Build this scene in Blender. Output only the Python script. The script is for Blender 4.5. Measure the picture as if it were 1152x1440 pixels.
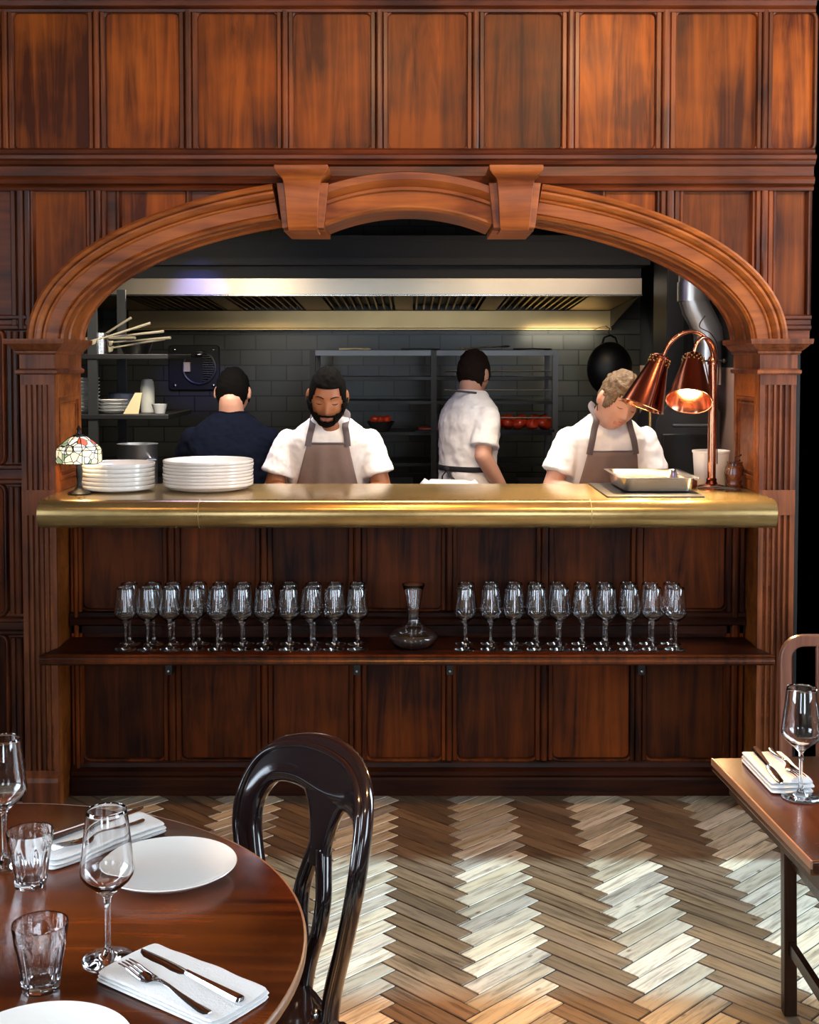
import bpy, bmesh, math, random
from math import sin, cos, pi, radians as R, sqrt, exp, hypot
from mathutils import Vector, Matrix, Euler, noise
for o in list(bpy.data.objects): bpy.data.objects.remove(o)
C = bpy.context.scene.collection
S = bpy.context.scene
rnd = random.Random(7)

# ------------------------------------------------------------------ camera, world, light, exposure
cd = bpy.data.cameras.new('camera'); cam = bpy.data.objects.new('camera', cd); C.objects.link(cam)
cam.location = (0, 0, 1.64); cam.rotation_euler = (R(90-2.5), 0, 0)
cd.sensor_width = 36; cd.lens = 36*1750/1440
cd.shift_y = (505+1750*math.tan(R(2.5))-720)/1440
cd.clip_start = .05
S.camera = cam
S.view_settings.view_transform = 'Standard'; S.view_settings.look = 'None'
S.view_settings.exposure = -0.1; S.view_settings.gamma = 1.0; S.view_settings.use_curve_mapping = False
w = bpy.data.worlds.new('world'); S.world = w; w.use_nodes = True
w.node_tree.nodes['Background'].inputs[0].default_value = (.74, .87, 1, 1)
w.node_tree.nodes['Background'].inputs[1].default_value = 8.0

def light(kind, name, loc, power, col, rot=(0, 0, 0), size=.1, sy=None, spot=60, blend=.3, spread=None):
    l = bpy.data.lights.new(name, kind); l.energy = power; l.color = col
    if kind == 'AREA':
        l.size = size
        if sy: l.shape = 'RECTANGLE'; l.size_y = sy
        if spread: l.spread = R(spread)
    elif kind == 'SPOT': l.spot_size = R(spot); l.spot_blend = blend; l.shadow_soft_size = size
    elif kind == 'SUN': l.angle = size
    else: l.shadow_soft_size = size
    o = bpy.data.objects.new(name, l); C.objects.link(o); o.location = loc; o.rotation_euler = rot
    return o
def aim(o, target):
    d = Vector(target)-o.location; o.rotation_euler = d.to_track_quat('-Z', 'Y').to_euler(); return o
WARM = (1, .62, .32)
# cool daylight entering through the window in the right wall
light('SUN', 'sun', (6, 3.5, 5), 10, (.50, .78, 1), (0, R(45), 0), R(2.0))
# daylight at the tall windows behind the camera
aim(light('AREA', 'window_daylight_rear_right', (1.0, -2.35, 1.75), 18, (.80, .90, 1), size=.7, sy=2.1), (.6, 4, 1.0))
aim(light('AREA', 'window_daylight_rear_left', (-1.3, -2.35, 1.75), 7, (.8, .9, 1), size=.7, sy=2.1), (-.6, 4, 1.2))
# side window daylight; left and near right sources are added to light the tables
light('AREA', 'window_daylight_left', (-2.60, 1.25, 1.85), 50, (.74, .87, 1), (0, R(-90), 0), size=1.9, sy=1.3, spread=105)
light('AREA', 'window_daylight_right_near', (2.42, 1.0, 1.85), 9, (.74, .87, 1), (0, R(90), 0), size=1.9, sy=.6, spread=105)
light('AREA', 'window_daylight_right_far', (2.42, 3.55, 2.0), 26, (.80, .90, 1), (0, R(90), 0), size=2.2, sy=.6)
# warm track spots of the dining room
aim(light('SPOT', 'track_spot_wall_right', (1.0, 2.3, 3.25), 185, (1, .62, .32), size=.12, spot=75, blend=.8), (.75, 4.5, 2.45))
aim(light('SPOT', 'track_spot_wall_centre', (-.2, 2.2, 3.25), 85, (1, .60, .30), size=.12, spot=75, blend=.9), (-.1, 4.5, 2.3))
aim(light('SPOT', 'track_spot_wall_left', (-1.5, 2.3, 3.25), 18, (1, .58, .28), size=.12, spot=75, blend=.9), (-1.1, 4.5, 2.2))
aim(light('SPOT', 'track_spot_floor', (.25, 2.35, 3.25), 560, (1, .50, .16), size=.04, spot=31, blend=.45), (.25, 2.42, 0))
aim(light('SPOT', 'track_spot_floor_back', (.0, 3.4, 3.25), 190, (1, .44, .10), size=.05, spot=52, blend=.8), (0, 4.1, 0))
aim(light('SPOT', 'track_spot_table', (-.5, .9, 3.2), 60, (1, .78, .55), size=.06, spot=45, blend=.8), (-.6, 1.9, .75))
# kitchen lamps and added fill lights
light('AREA', 'kitchen_pass_light', (.12, 5.12, 2.55), 26, (1, .93, .82), size=2.2, sy=.25, spread=95)
aim(light('AREA', 'hood_lamp_right', (1.0, 7.78, 1.80), 2.2, (1, .92, .68), size=.5, sy=.1), (1.05, 8.1, 1.40))
light('AREA', 'hood_lamp_left', (-.95, 7.45, 1.90), .9, (1, .75, .35), size=.3, sy=.3)
aim(light('SPOT', 'kitchen_spot_hood', (.55, 5.6, 2.55), 22, (1, .70, .34), size=.1, spot=75, blend=.9), (.45, 6.95, 2.0))  # added warm spot with no fixture, brightens the hood fascia
aim(light('SPOT', 'kitchen_spot_blue', (-.95, 5.5, 2.5), 150, (.16, .20, 1), size=.05, spot=13, blend=.6), (-1.18, 6.95, 1.99))
aim(light('AREA', 'kitchen_side_light', (1.05, 5.25, 2.5), 7, (1, .80, .66), size=.2, sy=.2), (1.45, 5.9, 1.5))  # added fill for the side wall, which the pass light misses
aim(light('AREA', 'kitchen_left_light', (-1.0, 5.15, 2.25), 9, (1, .86, .62), size=.2, sy=.2, spread=110), (-1.35, 5.9, 1.55))  # added fill that brightens the utensil shelf and stock pot
light('AREA', 'kitchen_blue_light', (-1.0, 5.25, 2.4), 5, (.45, .4, 1), size=.3, sy=.3)

# ------------------------------------------------------------------ geometry helpers
class MB:
    def __init__(s): s.v = []; s.f = []; s.uv = None
    def add(s, vs, fs):
        b = len(s.v); s.v += [tuple(v) for v in vs]; s.f += [tuple(b+i for i in f) for f in fs]; return s
    def box(s, x0, x1, y0, y1, z0, z1):
        return s.add([(x0,y0,z0),(x1,y0,z0),(x1,y1,z0),(x0,y1,z0),(x0,y0,z1),(x1,y0,z1),(x1,y1,z1),(x0,y1,z1)],
                     [(0,3,2,1),(4,5,6,7),(0,1,5,4),(1,2,6,5),(2,3,7,6),(3,0,4,7)])
    def loft(s, rings, cap=True, closed=False):
        n = len(rings[0]); vs = [p for r in rings for p in r]; fs = []
        m = len(rings)
        for i in range(m if closed else m-1):
            a = i*n; b = ((i+1) % m)*n
            for j in range(n):
                k = (j+1) % n; fs.append((a+j, a+k, b+k, b+j))
        if cap and not closed:
            fs.append(tuple(range(n-1, -1, -1))); fs.append(tuple((m-1)*n+j for j in range(n)))
        return s.add(vs, fs)
    def lathe(s, prof, c=(0,0,0), seg=32, closed=False):
        rings = [[(c[0]+r*cos(2*pi*j/seg), c[1]+r*sin(2*pi*j/seg), c[2]+z) for j in range(seg)] for r, z in prof]
        return s.loft(rings, cap=not closed, closed=closed)
    def prism(s, poly, axis, a, b):
        def P(p, t):
            return {'x': (t, p[0], p[1]), 'y': (p[0], t, p[1]), 'z': (p[0], p[1], t)}[axis]
        return s.loft([[P(p, a) for p in poly], [P(p, b) for p in poly]])
    def tube(s, pts, rad, seg=10, flat=1.0, up=None):
        pts = [Vector(p) for p in pts]; n = len(pts)
        if not hasattr(rad, '__len__'): rad = [rad]*n
        rings = []; prev = None
        for i, p in enumerate(pts):
            t = (pts[min(i+1, n-1)]-pts[max(i-1, 0)])
            if t.length < 1e-9: t = Vector((0, 0, 1))
            t.normalize()
            if up is not None: a = Vector(up)
            elif prev is not None: a = prev
            else: a = Vector((0, 0, 1)) if abs(t.z) < .9 else Vector((0, 1, 0))
            a = (a-t*a.dot(t)); 
            if a.length < 1e-6: a = t.orthogonal()
            a.normalize(); prev = a; b = t.cross(a)
            rings.append([p+a*(rad[i]*flat*cos(2*pi*j/seg))+b*(rad[i]*sin(2*pi*j/seg)) for j in range(seg)])
        return s.loft(rings)
    def ball(s, c, r, seg=14, rings=9, rot=None):
        if not hasattr(r, '__len__'): r = (r, r, r)
        vs = [Vector((0, 0, r[2]))]
        for i in range(1, rings):
            a = pi*i/rings
            for j in range(seg): vs.append(Vector((r[0]*sin(a)*cos(2*pi*j/seg), r[1]*sin(a)*sin(2*pi*j/seg), r[2]*cos(a))))
        vs.append(Vector((0, 0, -r[2])))
        if rot is not None: vs = [rot @ v for v in vs]
        vs = [v+Vector(c) for v in vs]; fs = []
        for j in range(seg): fs.append((0, 1+j, 1+(j+1) % seg))
        for i in range(rings-2):
            for j in range(seg):
                a = 1+i*seg; b = a+seg; k = (j+1) % seg; fs.append((a+j, b+j, b+k, a+k))
        e = len(vs)-1; a = 1+(rings-2)*seg
        for j in range(seg): fs.append((e, a+(j+1) % seg, a+j))
        return s.add(vs, fs)
    def sweep_xz(s, path, prof, y0, closed=False):
        """path: (x,z) points; prof: closed polygon of (n outwards left of travel, b towards -Y)"""
        n = len(path); rings = []
        for i, (x, z) in enumerate(path):
            if closed: a = path[(i-1) % n]; b = path[(i+1) % n]
            else: a = path[max(i-1, 0)]; b = path[min(i+1, n-1)]
            tx, tz = b[0]-a[0], b[1]-a[1]; l = hypot(tx, tz) or 1; nx, nz = -tz/l, tx/l
            rings.append([(x+nx*q[0], y0-q[1], z+nz*q[0]) for q in prof])
        return s.loft(rings, closed=closed)
    def build(s, name, m, parent=None, smooth=False, bevel=0, off=None, rot=None, sub=0, seg=2, auto=None):
        me = bpy.data.meshes.new(name); vs = s.v
        if off is not None: vs = [(a-off[0], b-off[1], c-off[2]) for a, b, c in vs]
        me.from_pydata(vs, [], s.f)
        bm = bmesh.new(); bm.from_mesh(me); bmesh.ops.recalc_face_normals(bm, faces=bm.faces); bm.to_mesh(me); bm.free()
        o = bpy.data.objects.new(name, me); C.objects.link(o)
        if m: me.materials.append(m)
        if parent is not None: o.parent = parent
        if smooth:
            me.polygons.foreach_set('use_smooth', [True]*len(me.polygons))
            if auto is None: auto = 40
            sharp(me, auto)
        if bevel:
            b = o.modifiers.new('bevel', 'BEVEL'); b.width = bevel; b.segments = seg; b.limit_method = 'ANGLE'; b.angle_limit = R(35)
            me.polygons.foreach_set('use_smooth', [True]*len(me.polygons)); sharp(me, 35); b.harden_normals = False
        if sub:
            q = o.modifiers.new('sub', 'SUBSURF'); q.levels = q.render_levels = sub
        return o
def sharp(me, ang):
    bm = bmesh.new(); bm.from_mesh(me); a = R(ang)
    for e in bm.edges:
        e.smooth = not (len(e.link_faces) == 2 and e.calc_face_angle(0) > a)
    bm.to_mesh(me); bm.free()
def thing(name, label, cat, loc=(0, 0, 0), rotz=0, group=None):
    o = bpy.data.objects.new(name, None); C.objects.link(o); o.empty_display_size = .1
    o.location = loc; o.rotation_euler = (0, 0, rotz); o['label'] = label; o['category'] = cat
    if group: o['group'] = group
    return o
def tag(o, label, cat, group=None):
    o['label'] = label; o['category'] = cat
    if group: o['group'] = group
    return o
def struct(name, mb, m, **k):
    o = mb.build(name, m, **k)
    if not k.get('parent'): o['kind'] = 'structure'
    return o
def copy_tree(o, parent=None):
    c = o.copy(); C.objects.link(c)
    if parent is not None: c.parent = parent
    for ch in list(o.children): copy_tree(ch, c)
    return c
def rrect(x0, x1, z0, z1, r, seg=5):
    pts = []
    for cx, cz, a0 in ((x1-r, z1-r, 0), (x0+r, z1-r, 90), (x0+r, z0+r, 180), (x1-r, z0+r, 270)):
        for i in range(seg+1):
            a = R(a0+90*i/seg); pts.append((cx+r*cos(a), cz+r*sin(a)))
    return pts
def ordn(i): return ['first', 'second', 'third', 'fourth', 'fifth', 'sixth', 'seventh', 'eighth', 'ninth', 'tenth', 'eleventh'][i]

# ------------------------------------------------------------------ materials
class NM:
    def __init__(s, name):
        s.m = bpy.data.materials.new(name); s.m.use_nodes = True; s.t = s.m.node_tree; s.b = s.t.nodes['Principled BSDF']
    def n(s, ty, **k):
        x = s.t.nodes.new(ty)
        for a, v in k.items():
            if a.startswith('i_'):
                q = a[2:].replace('_', ' '); x.inputs[int(q) if q.isdigit() else q].default_value = v
            else: setattr(x, a, v)
        return x
    def l(s, a, b): s.t.links.new(a, b)
    def set(s, **k):
        for a, v in k.items():
            a = a.replace('_', ' '); s.b.inputs[a].default_value = v
        return s
def rgb(h):
    c = [int(h[i:i+2], 16)/255 for i in (0, 2, 4)]
    return tuple(((x+.055)/1.055)**2.4 if x > .04045 else x/12.92 for x in c)+(1,)
def plain(name, col, rough=.5, metal=0, noisy=0, scale=8, bump=0, coat=0, bscale=None, sheen=0, spec=.5):
    q = NM(name); q.set(Base_Color=col, Roughness=rough, Metallic=metal, Specular_IOR_Level=spec)
    if coat: q.set(Coat_Weight=coat, Coat_Roughness=.08)
    if sheen: q.set(Sheen_Weight=sheen)
    tc = q.n('ShaderNodeTexCoord')
    if noisy:
        nz = q.n('ShaderNodeTexNoise', i_Scale=scale, i_Detail=5.0); q.l(tc.outputs['Object'], nz.inputs['Vector'])
        mx = q.n('ShaderNodeMix', data_type='RGBA', blend_type='MULTIPLY'); mx.inputs['Factor'].default_value = noisy
        mx.inputs[6].default_value = col
        cr = q.n('ShaderNodeValToRGB'); cr.color_ramp.elements[0].position = .3; cr.color_ramp.elements[1].position = .7
        cr.color_ramp.elements[0].color = (.35, .35, .35, 1)
        q.l(nz.outputs['Fac'], cr.inputs[0]); q.l(cr.outputs[0], mx.inputs[7]); q.l(mx.outputs[2], q.b.inputs['Base Color'])
    if bump:
        nz = q.n('ShaderNodeTexNoise', i_Scale=bscale or scale*3, i_Detail=4.0); q.l(tc.outputs['Object'], nz.inputs['Vector'])
        bp = q.n('ShaderNodeBump', i_Strength=bump, i_Distance=.01); q.l(nz.outputs['Fac'], bp.inputs['Height']); q.l(bp.outputs[0], q.b.inputs['Normal'])
    return q.m
def wood(name, dark, light_, rough=.38, axis='z', scale=1.0, tint=.5, coat=.25, bump=.15, spec=.3):
    """grain runs along axis; each object gets its own tone"""
    q = NM(name); tc = q.n('ShaderNodeTexCoord'); mp = q.n('ShaderNodeMapping')
    sc = {'z': (14, 14, .9), 'x': (.9, 14, 14), 'y': (14, .9, 14)}[axis]
    mp.inputs['Scale'].default_value = tuple(v*scale for v in sc)
    oi = q.n('ShaderNodeObjectInfo')
    ad = q.n('ShaderNodeVectorMath', operation='ADD'); cb = q.n('ShaderNodeCombineXYZ')
    ml = q.n('ShaderNodeMath', operation='MULTIPLY'); ml.inputs[1].default_value = 31
    q.l(oi.outputs['Random'], ml.inputs[0]); q.l(ml.outputs[0], cb.inputs[0]); q.l(ml.outputs[0], cb.inputs[2])
    q.l(tc.outputs['Object'], ad.inputs[0]); q.l(cb.outputs[0], ad.inputs[1]); q.l(ad.outputs[0], mp.inputs['Vector'])
    nz = q.n('ShaderNodeTexNoise', i_Scale=1.6, i_Detail=7.0, i_Roughness=.62, i_Distortion=1.2); q.l(mp.outputs[0], nz.inputs['Vector'])
    cl = q.n('ShaderNodeTexNoise', i_Scale=3.0, i_Detail=3.0); q.l(ad.outputs[0], cl.inputs['Vector'])
    av = q.n('ShaderNodeMath', operation='ADD'); q.l(nz.outputs['Fac'], av.inputs[0])
    h = q.n('ShaderNodeMath', operation='MULTIPLY_ADD'); h.inputs[1].default_value = .9; h.inputs[2].default_value = -.45; q.l(cl.outputs['Fac'], h.inputs[0])
    q.l(h.outputs[0], av.inputs[1])
    cr = q.n('ShaderNodeValToRGB'); e = cr.color_ramp.elements; e[0].position = .3; e[0].color = dark; e[1].position = .72; e[1].color = light_
    q.l(av.outputs[0], cr.inputs[0])
    mr = q.n('ShaderNodeMapRange'); mr.inputs['To Min'].default_value = 1-tint; mr.inputs['To Max'].default_value = 1+tint*.5
    q.l(oi.outputs['Random'], mr.inputs['Value'])
    vm = q.n('ShaderNodeVectorMath', operation='SCALE'); q.l(cr.outputs[0], vm.inputs[0]); q.l(mr.outputs[0], vm.inputs['Scale'])
    q.l(vm.outputs[0], q.b.inputs['Base Color'])
    rr = q.n('ShaderNodeMapRange'); rr.inputs['To Min'].default_value = rough-.1; rr.inputs['To Max'].default_value = rough+.15
    q.l(cl.outputs['Fac'], rr.inputs['Value']); q.l(rr.outputs[0], q.b.inputs['Roughness'])
    bp = q.n('ShaderNodeBump', i_Strength=bump, i_Distance=.004); q.l(nz.outputs['Fac'], bp.inputs['Height']); q.l(bp.outputs[0], q.b.inputs['Normal'])
    q.set(Coat_Weight=coat, Coat_Roughness=.25, Specular_IOR_Level=spec)
    return q.m
M = {}
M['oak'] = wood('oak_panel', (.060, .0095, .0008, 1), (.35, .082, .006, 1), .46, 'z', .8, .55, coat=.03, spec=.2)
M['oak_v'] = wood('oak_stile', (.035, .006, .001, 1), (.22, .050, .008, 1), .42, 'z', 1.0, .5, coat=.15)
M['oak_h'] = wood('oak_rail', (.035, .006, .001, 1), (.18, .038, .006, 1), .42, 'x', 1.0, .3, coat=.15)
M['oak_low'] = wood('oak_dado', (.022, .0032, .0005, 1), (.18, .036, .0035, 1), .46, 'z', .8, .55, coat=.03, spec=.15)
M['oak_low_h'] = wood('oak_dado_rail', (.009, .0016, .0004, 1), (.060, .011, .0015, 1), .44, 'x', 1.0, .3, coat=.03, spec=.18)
M['carved'] = wood('oak_arch', (.11, .022, .003, 1), (.38, .110, .019, 1), .42, 'x', .7, .1, coat=.12)
M['pil'] = wood('oak_pilaster', (.055, .012, .003, 1), (.24, .068, .020, 1), .42, 'z', 1.0, .1, coat=.12)
M['brass'] = None
q = NM('aged_brass'); q.set(Metallic=.78)
tc = q.n('ShaderNodeTexCoord'); nz = q.n('ShaderNodeTexNoise', i_Scale=4.0, i_Detail=8.0, i_Roughness=.65); q.l(tc.outputs['Object'], nz.inputs['Vector'])
cr = q.n('ShaderNodeValToRGB'); e = cr.color_ramp.elements; e[0].position = .35; e[0].color = (.36, .25, .10, 1); e[1].position = .7; e[1].color = (.53, .37, .15, 1)
q.l(nz.outputs['Fac'], cr.inputs[0]); q.l(cr.outputs[0], q.b.inputs['Base Color'])
mr = q.n('ShaderNodeMapRange'); mr.inputs['To Min'].default_value = .15; mr.inputs['To Max'].default_value = .30; q.l(nz.outputs['Fac'], mr.inputs['Value']); q.l(mr.outputs[0], q.b.inputs['Roughness'])
M['brass'] = q.m
M['fascia'] = plain('fascia_steel', (.66, .58, .46, 1), .36, 1, noisy=.3, scale=2.5)
M['steel'] = plain('stainless_steel', (.62, .60, .56, 1), .22, 1, bump=.03, scale=5)
M['hoodsteel'] = plain('warm_steel', (.52, .37, .18, 1), .36, 1, noisy=.35, scale=2.5)
M['chrome'] = plain('chrome', (.8, .8, .82, 1), .16, 1)
M['flue'] = plain('flue_steel', (.85, .85, .84, 1), .34, 1, bump=.05, scale=4)
M['cutlery'] = plain('cutlery_steel', (.62, .62, .64, 1), .13, 1)
M['copper'] = plain('polished_copper', (.62, .25, .14, 1), .18, 1)
M['copperdark'] = plain('dark_copper', (.22, .06, .035, 1), .24, 1)
M['black'] = plain('black_paint', (.012, .012, .013, 1), .45)
M['blackm'] = plain('black_iron', (.02, .02, .02, 1), .35, .6)
M['greym'] = plain('dull_grey_steel', (.12, .125, .13, 1), .35, .8)
M['dark'] = plain('dark_kitchen_paint', (.007, .007, .008, 1), .5, noisy=.5, scale=3)
M['greyduct'] = plain('grey_paint', (.022, .023, .026, 1), .6)
M['pinkwall'] = plain('cream_plaster', (.72, .46, .36, 1), .7, noisy=.2, scale=4)
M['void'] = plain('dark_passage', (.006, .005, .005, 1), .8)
M['ceil'] = plain('ceiling_plaster', (.22, .15, .10, 1), .8, noisy=.2)
M['plaster'] = plain('dark_wall_plaster', (.10, .055, .035, 1), .7, noisy=.3)
M['china'] = plain('white_china', (.80, .79, .76, 1), .12, coat=.6)
M['cups'] = plain('grey_white_china', (.55, .56, .55, 1), .3)
M['slate'] = plain('blue_grey_enamel', (.10, .11, .18, 1), .4)
M['utensil'] = plain('pale_utensil_steel', (.80, .72, .52, 1), .35, .6)
M['card'] = plain('yellow_card', (.75, .62, .36, 1), .6)
M['plastic'] = plain('white_plastic', (.82, .80, .76, 1), .4)
M['linen'] = plain('white_linen', (.80, .80, .80, 1), .85, bump=.25, scale=40, bscale=220)
M['shirt'] = plain('white_cotton', (.86, .84, .82, 1), .85, bump=.5, scale=10, bscale=9)
M['navy'] = plain('navy_cotton', (.0035, .0055, .014, 1), .95, spec=.1, bump=.3, scale=10, bscale=14)
M['apron'] = plain('taupe_apron', (.23, .165, .14, 1), .85, noisy=.25, scale=6, bump=.3, bscale=18)
M['strap'] = plain('dark_strap', (.10, .08, .085, 1), .8)
M['blackcloth'] = plain('black_cloth', (.012, .012, .016, 1), .8)
M['skin_b'] = plain('brown_skin', (.34, .13, .055, 1), .42, noisy=.12, scale=20)
M['skin_w'] = plain('fair_skin', (.62, .33, .23, 1), .45, noisy=.12, scale=20)
M['lip_b'] = plain('lips_brown', (.42, .17, .13, 1), .4)
M['lip_w'] = plain('lips_pink', (.50, .18, .13, 1), .4)
M['hair_k'] = plain('black_hair', (.004, .0035, .003, 1), .95, bump=.4, scale=60, bscale=260, spec=.08)
M['hair_d'] = plain('dark_brown_hair', (.016, .009, .006, 1), .9, bump=.4, scale=40, bscale=220, spec=.12)
M['hair_l'] = plain('brown_hair', (.17, .10, .045, 1), .7, noisy=.8, scale=90, bump=.5, bscale=120)
M['lacquer'] = plain('black_lacquer', (.010, .0055, .0065, 1), .13, coat=1)
M['mahog'] = wood('mahogany_top', (.030, .005, .0008, 1), (.22, .045, .005, 1), .17, 'x', .55, .05, coat=.6, bump=.06, spec=.5)
M['mahog_dark'] = wood('dark_mahogany_top', (.016, .0035, .0008, 1), (.10, .024, .004, 1), .18, 'y', .55, .05, coat=.5, bump=.01, spec=.5)
M['edge'] = plain('worn_table_edge', (.30, .15, .08, 1), .35, noisy=.4, scale=14)
M['tabledark'] = wood('dark_table_wood', (.015, .006, .003, 1), (.07, .024, .010, 1), .25, 'z', 1, .1)
M['chairwood'] = wood('reddish_chair_wood', (.16, .055, .03, 1), (.36, .15, .09, 1), .35, 'z', 1, .1)
M['meat'] = plain('red_meat', (.62, .05, .015, 1), .25, noisy=.5, scale=22, coat=.5)
M['bulb'] = None
def emit(name, col, st):
    q = NM(name); q.set(Base_Color=(0, 0, 0, 1), Emission_Color=col, Emission_Strength=st); return q.m
M['bulb'] = emit('heat_bulb', (1, .74, .40, 1), 110)
M['pot'] = plain('dark_red_wood', (.09, .022, .010, 1), .2, coat=.5)
q = NM('clear_glass'); q.set(Base_Color=(1, 1, 1, 1), Roughness=0.0, IOR=1.62, Transmission_Weight=1.0); M['glass'] = q.m
q = NM('window_glass'); q.set(Base_Color=(1, 1, 1, 1), Roughness=0.0, IOR=1.02, Transmission_Weight=1.0); M['pane'] = q.m
# kitchen wall tiles
q = NM('black_metro_tiles'); tc = q.n('ShaderNodeTexCoord'); mp = q.n('ShaderNodeMapping'); mp.inputs['Rotation'].default_value = (R(-90), 0, 0)
br = q.n('ShaderNodeTexBrick', offset=.5, squash=1.0); br.inputs['Scale'].default_value = 1.0
for a, v in (('Brick Width', .2), ('Row Height', .1), ('Mortar Size', .004), ('Mortar Smooth', .2)): br.inputs[a].default_value = v
br.inputs['Color1'].default_value = (.028, .029, .025, 1); br.inputs['Color2'].default_value = (.050, .050, .042, 1); br.inputs['Mortar'].default_value = (.008, .008, .008, 1)
q.l(tc.outputs['Object'], mp.inputs['Vector']); q.l(mp.outputs[0], br.inputs['Vector']); q.l(br.outputs['Color'], q.b.inputs['Base Color'])
bp = q.n('ShaderNodeBump', i_Strength=.5, i_Distance=.006, invert=True); q.l(br.outputs['Fac'], bp.inputs['Height']); q.l(bp.outputs[0], q.b.inputs['Normal'])
q.set(Roughness=.3); M['tile'] = q.m
# parquet: tone per board from a colour attribute, grain from the board's own UV
q = NM('parquet'); at_ = q.n('ShaderNodeAttribute', attribute_name='tone'); uv = q.n('ShaderNodeUVMap', uv_map='grain')
mp = q.n('ShaderNodeMapping'); mp.inputs['Scale'].default_value = (5, 60, 1); q.l(uv.outputs[0], mp.inputs['Vector'])
nz = q.n('ShaderNodeTexNoise', i_Scale=1.0, i_Detail=8.0, i_Roughness=.7, i_Distortion=.6); q.l(mp.outputs[0], nz.inputs['Vector'])
cr = q.n('ShaderNodeValToRGB'); e = cr.color_ramp.elements; e[0].position = .36; e[0].color = (.22, .19, .17, 1); e[1].position = .54; e[1].color = (1, 1, 1, 1)
q.l(nz.outputs['Fac'], cr.inputs[0])
kn = q.n('ShaderNodeTexVoronoi', i_Scale=1.0); km = q.n('ShaderNodeMapping'); km.inputs['Scale'].default_value = (6, 14, 1); q.l(uv.outputs[0], km.inputs['Vector']); q.l(km.outputs[0], kn.inputs['Vector'])
kr = q.n('ShaderNodeValToRGB'); e = kr.color_ramp.elements; e[0].position = .035; e[0].color = (.15, .10, .07, 1); e[1].position = .09; e[1].color = (1, 1, 1, 1); q.l(kn.outputs['Distance'], kr.inputs[0])
m1 = q.n('ShaderNodeMix', data_type='RGBA', blend_type='MULTIPLY'); m1.inputs['Factor'].default_value = .8
q.l(at_.outputs['Color'], m1.inputs[6]); q.l(cr.outputs[0], m1.inputs[7])
m2 = q.n('ShaderNodeMix', data_type='RGBA', blend_type='MULTIPLY'); m2.inputs['Factor'].default_value = .8
q.l(m1.outputs[2], m2.inputs[6]); q.l(kr.outputs[0], m2.inputs[7]); q.l(m2.outputs[2], q.b.inputs['Base Color'])
bp = q.n('ShaderNodeBump', i_Strength=.35, i_Distance=.003); q.l(nz.outputs['Fac'], bp.inputs['Height']); q.l(bp.outputs[0], q.b.inputs['Normal'])
q.set(Roughness=.36); M['parquet'] = q.m
# leaded lamp glass
q = NM('leaded_glass'); tc = q.n('ShaderNodeTexCoord'); vo = q.n('ShaderNodeTexVoronoi', i_Scale=34.0, feature='DISTANCE_TO_EDGE'); vc = q.n('ShaderNodeTexVoronoi', i_Scale=34.0)
q.l(tc.outputs['Object'], vo.inputs['Vector']); q.l(tc.outputs['Object'], vc.inputs['Vector'])
sp = q.n('ShaderNodeSeparateColor'); q.l(vc.outputs['Color'], sp.inputs[0])
cr = q.n('ShaderNodeValToRGB'); cr.color_ramp.interpolation = 'CONSTANT'; e = cr.color_ramp.elements; e[0].color = (.95, .80, .50, 1); e[1].position = .5; e[1].color = (.95, .93, .80, 1)
for p_, c_ in ((.78, (.55, .10, .04, 1)), (.86, (.30, .36, .20, 1)), (.92, (.95, .85, .62, 1))):
    x = e.new(p_); x.color = c_
q.l(sp.outputs[0], cr.inputs[0])
lt = q.n('ShaderNodeMath', operation='GREATER_THAN'); lt.inputs[1].default_value = .045; q.l(vo.outputs['Distance'], lt.inputs[0])
mx = q.n('ShaderNodeMix', data_type='RGBA'); mx.inputs[6].default_value = (.01, .01, .01, 1); q.l(lt.outputs[0], mx.inputs['Factor']); q.l(cr.outputs[0], mx.inputs[7])
q.l(mx.outputs[2], q.b.inputs['Base Color']); q.l(mx.outputs[2], q.b.inputs['Emission Color']); q.set(Emission_Strength=1.0, Roughness=.3); M['tiffany'] = q.m
# ------------------------------------------------------------------ structure: room shell
XL, XR, YB, ZC = -2.4, 2.2, -2.2, 3.4
XC = -.008                                   # centre of the arch
def ell(a, b, zc, n, t0=0, t1=180): return [(XC+a*cos(R(t0+(t1-t0)*i/n)), zc+b*sin(R(t0+(t1-t0)*i/n))) for i in range(n+1)]
SPR = 1.70
inner = ell(1.245, .482, SPR, 60)
# panelled front wall with the arched opening cut through it
poly = [(1.385, 0), (1.385, 1.71), (1.47, 1.71), (1.47, ZC), (XL, ZC), (XL, 0), (-1.33, 0), (-1.33, SPR)]
poly += [(XC+1.30*cos(R(180-180*i/40)), SPR+.535*sin(R(180-180*i/40))) for i in range(41)]
poly += [(1.32, SPR), (1.32, 0)]
wall = struct('wall_front', MB().prism(poly, 'y', 4.58, 4.79), M['oak_h'])
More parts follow.
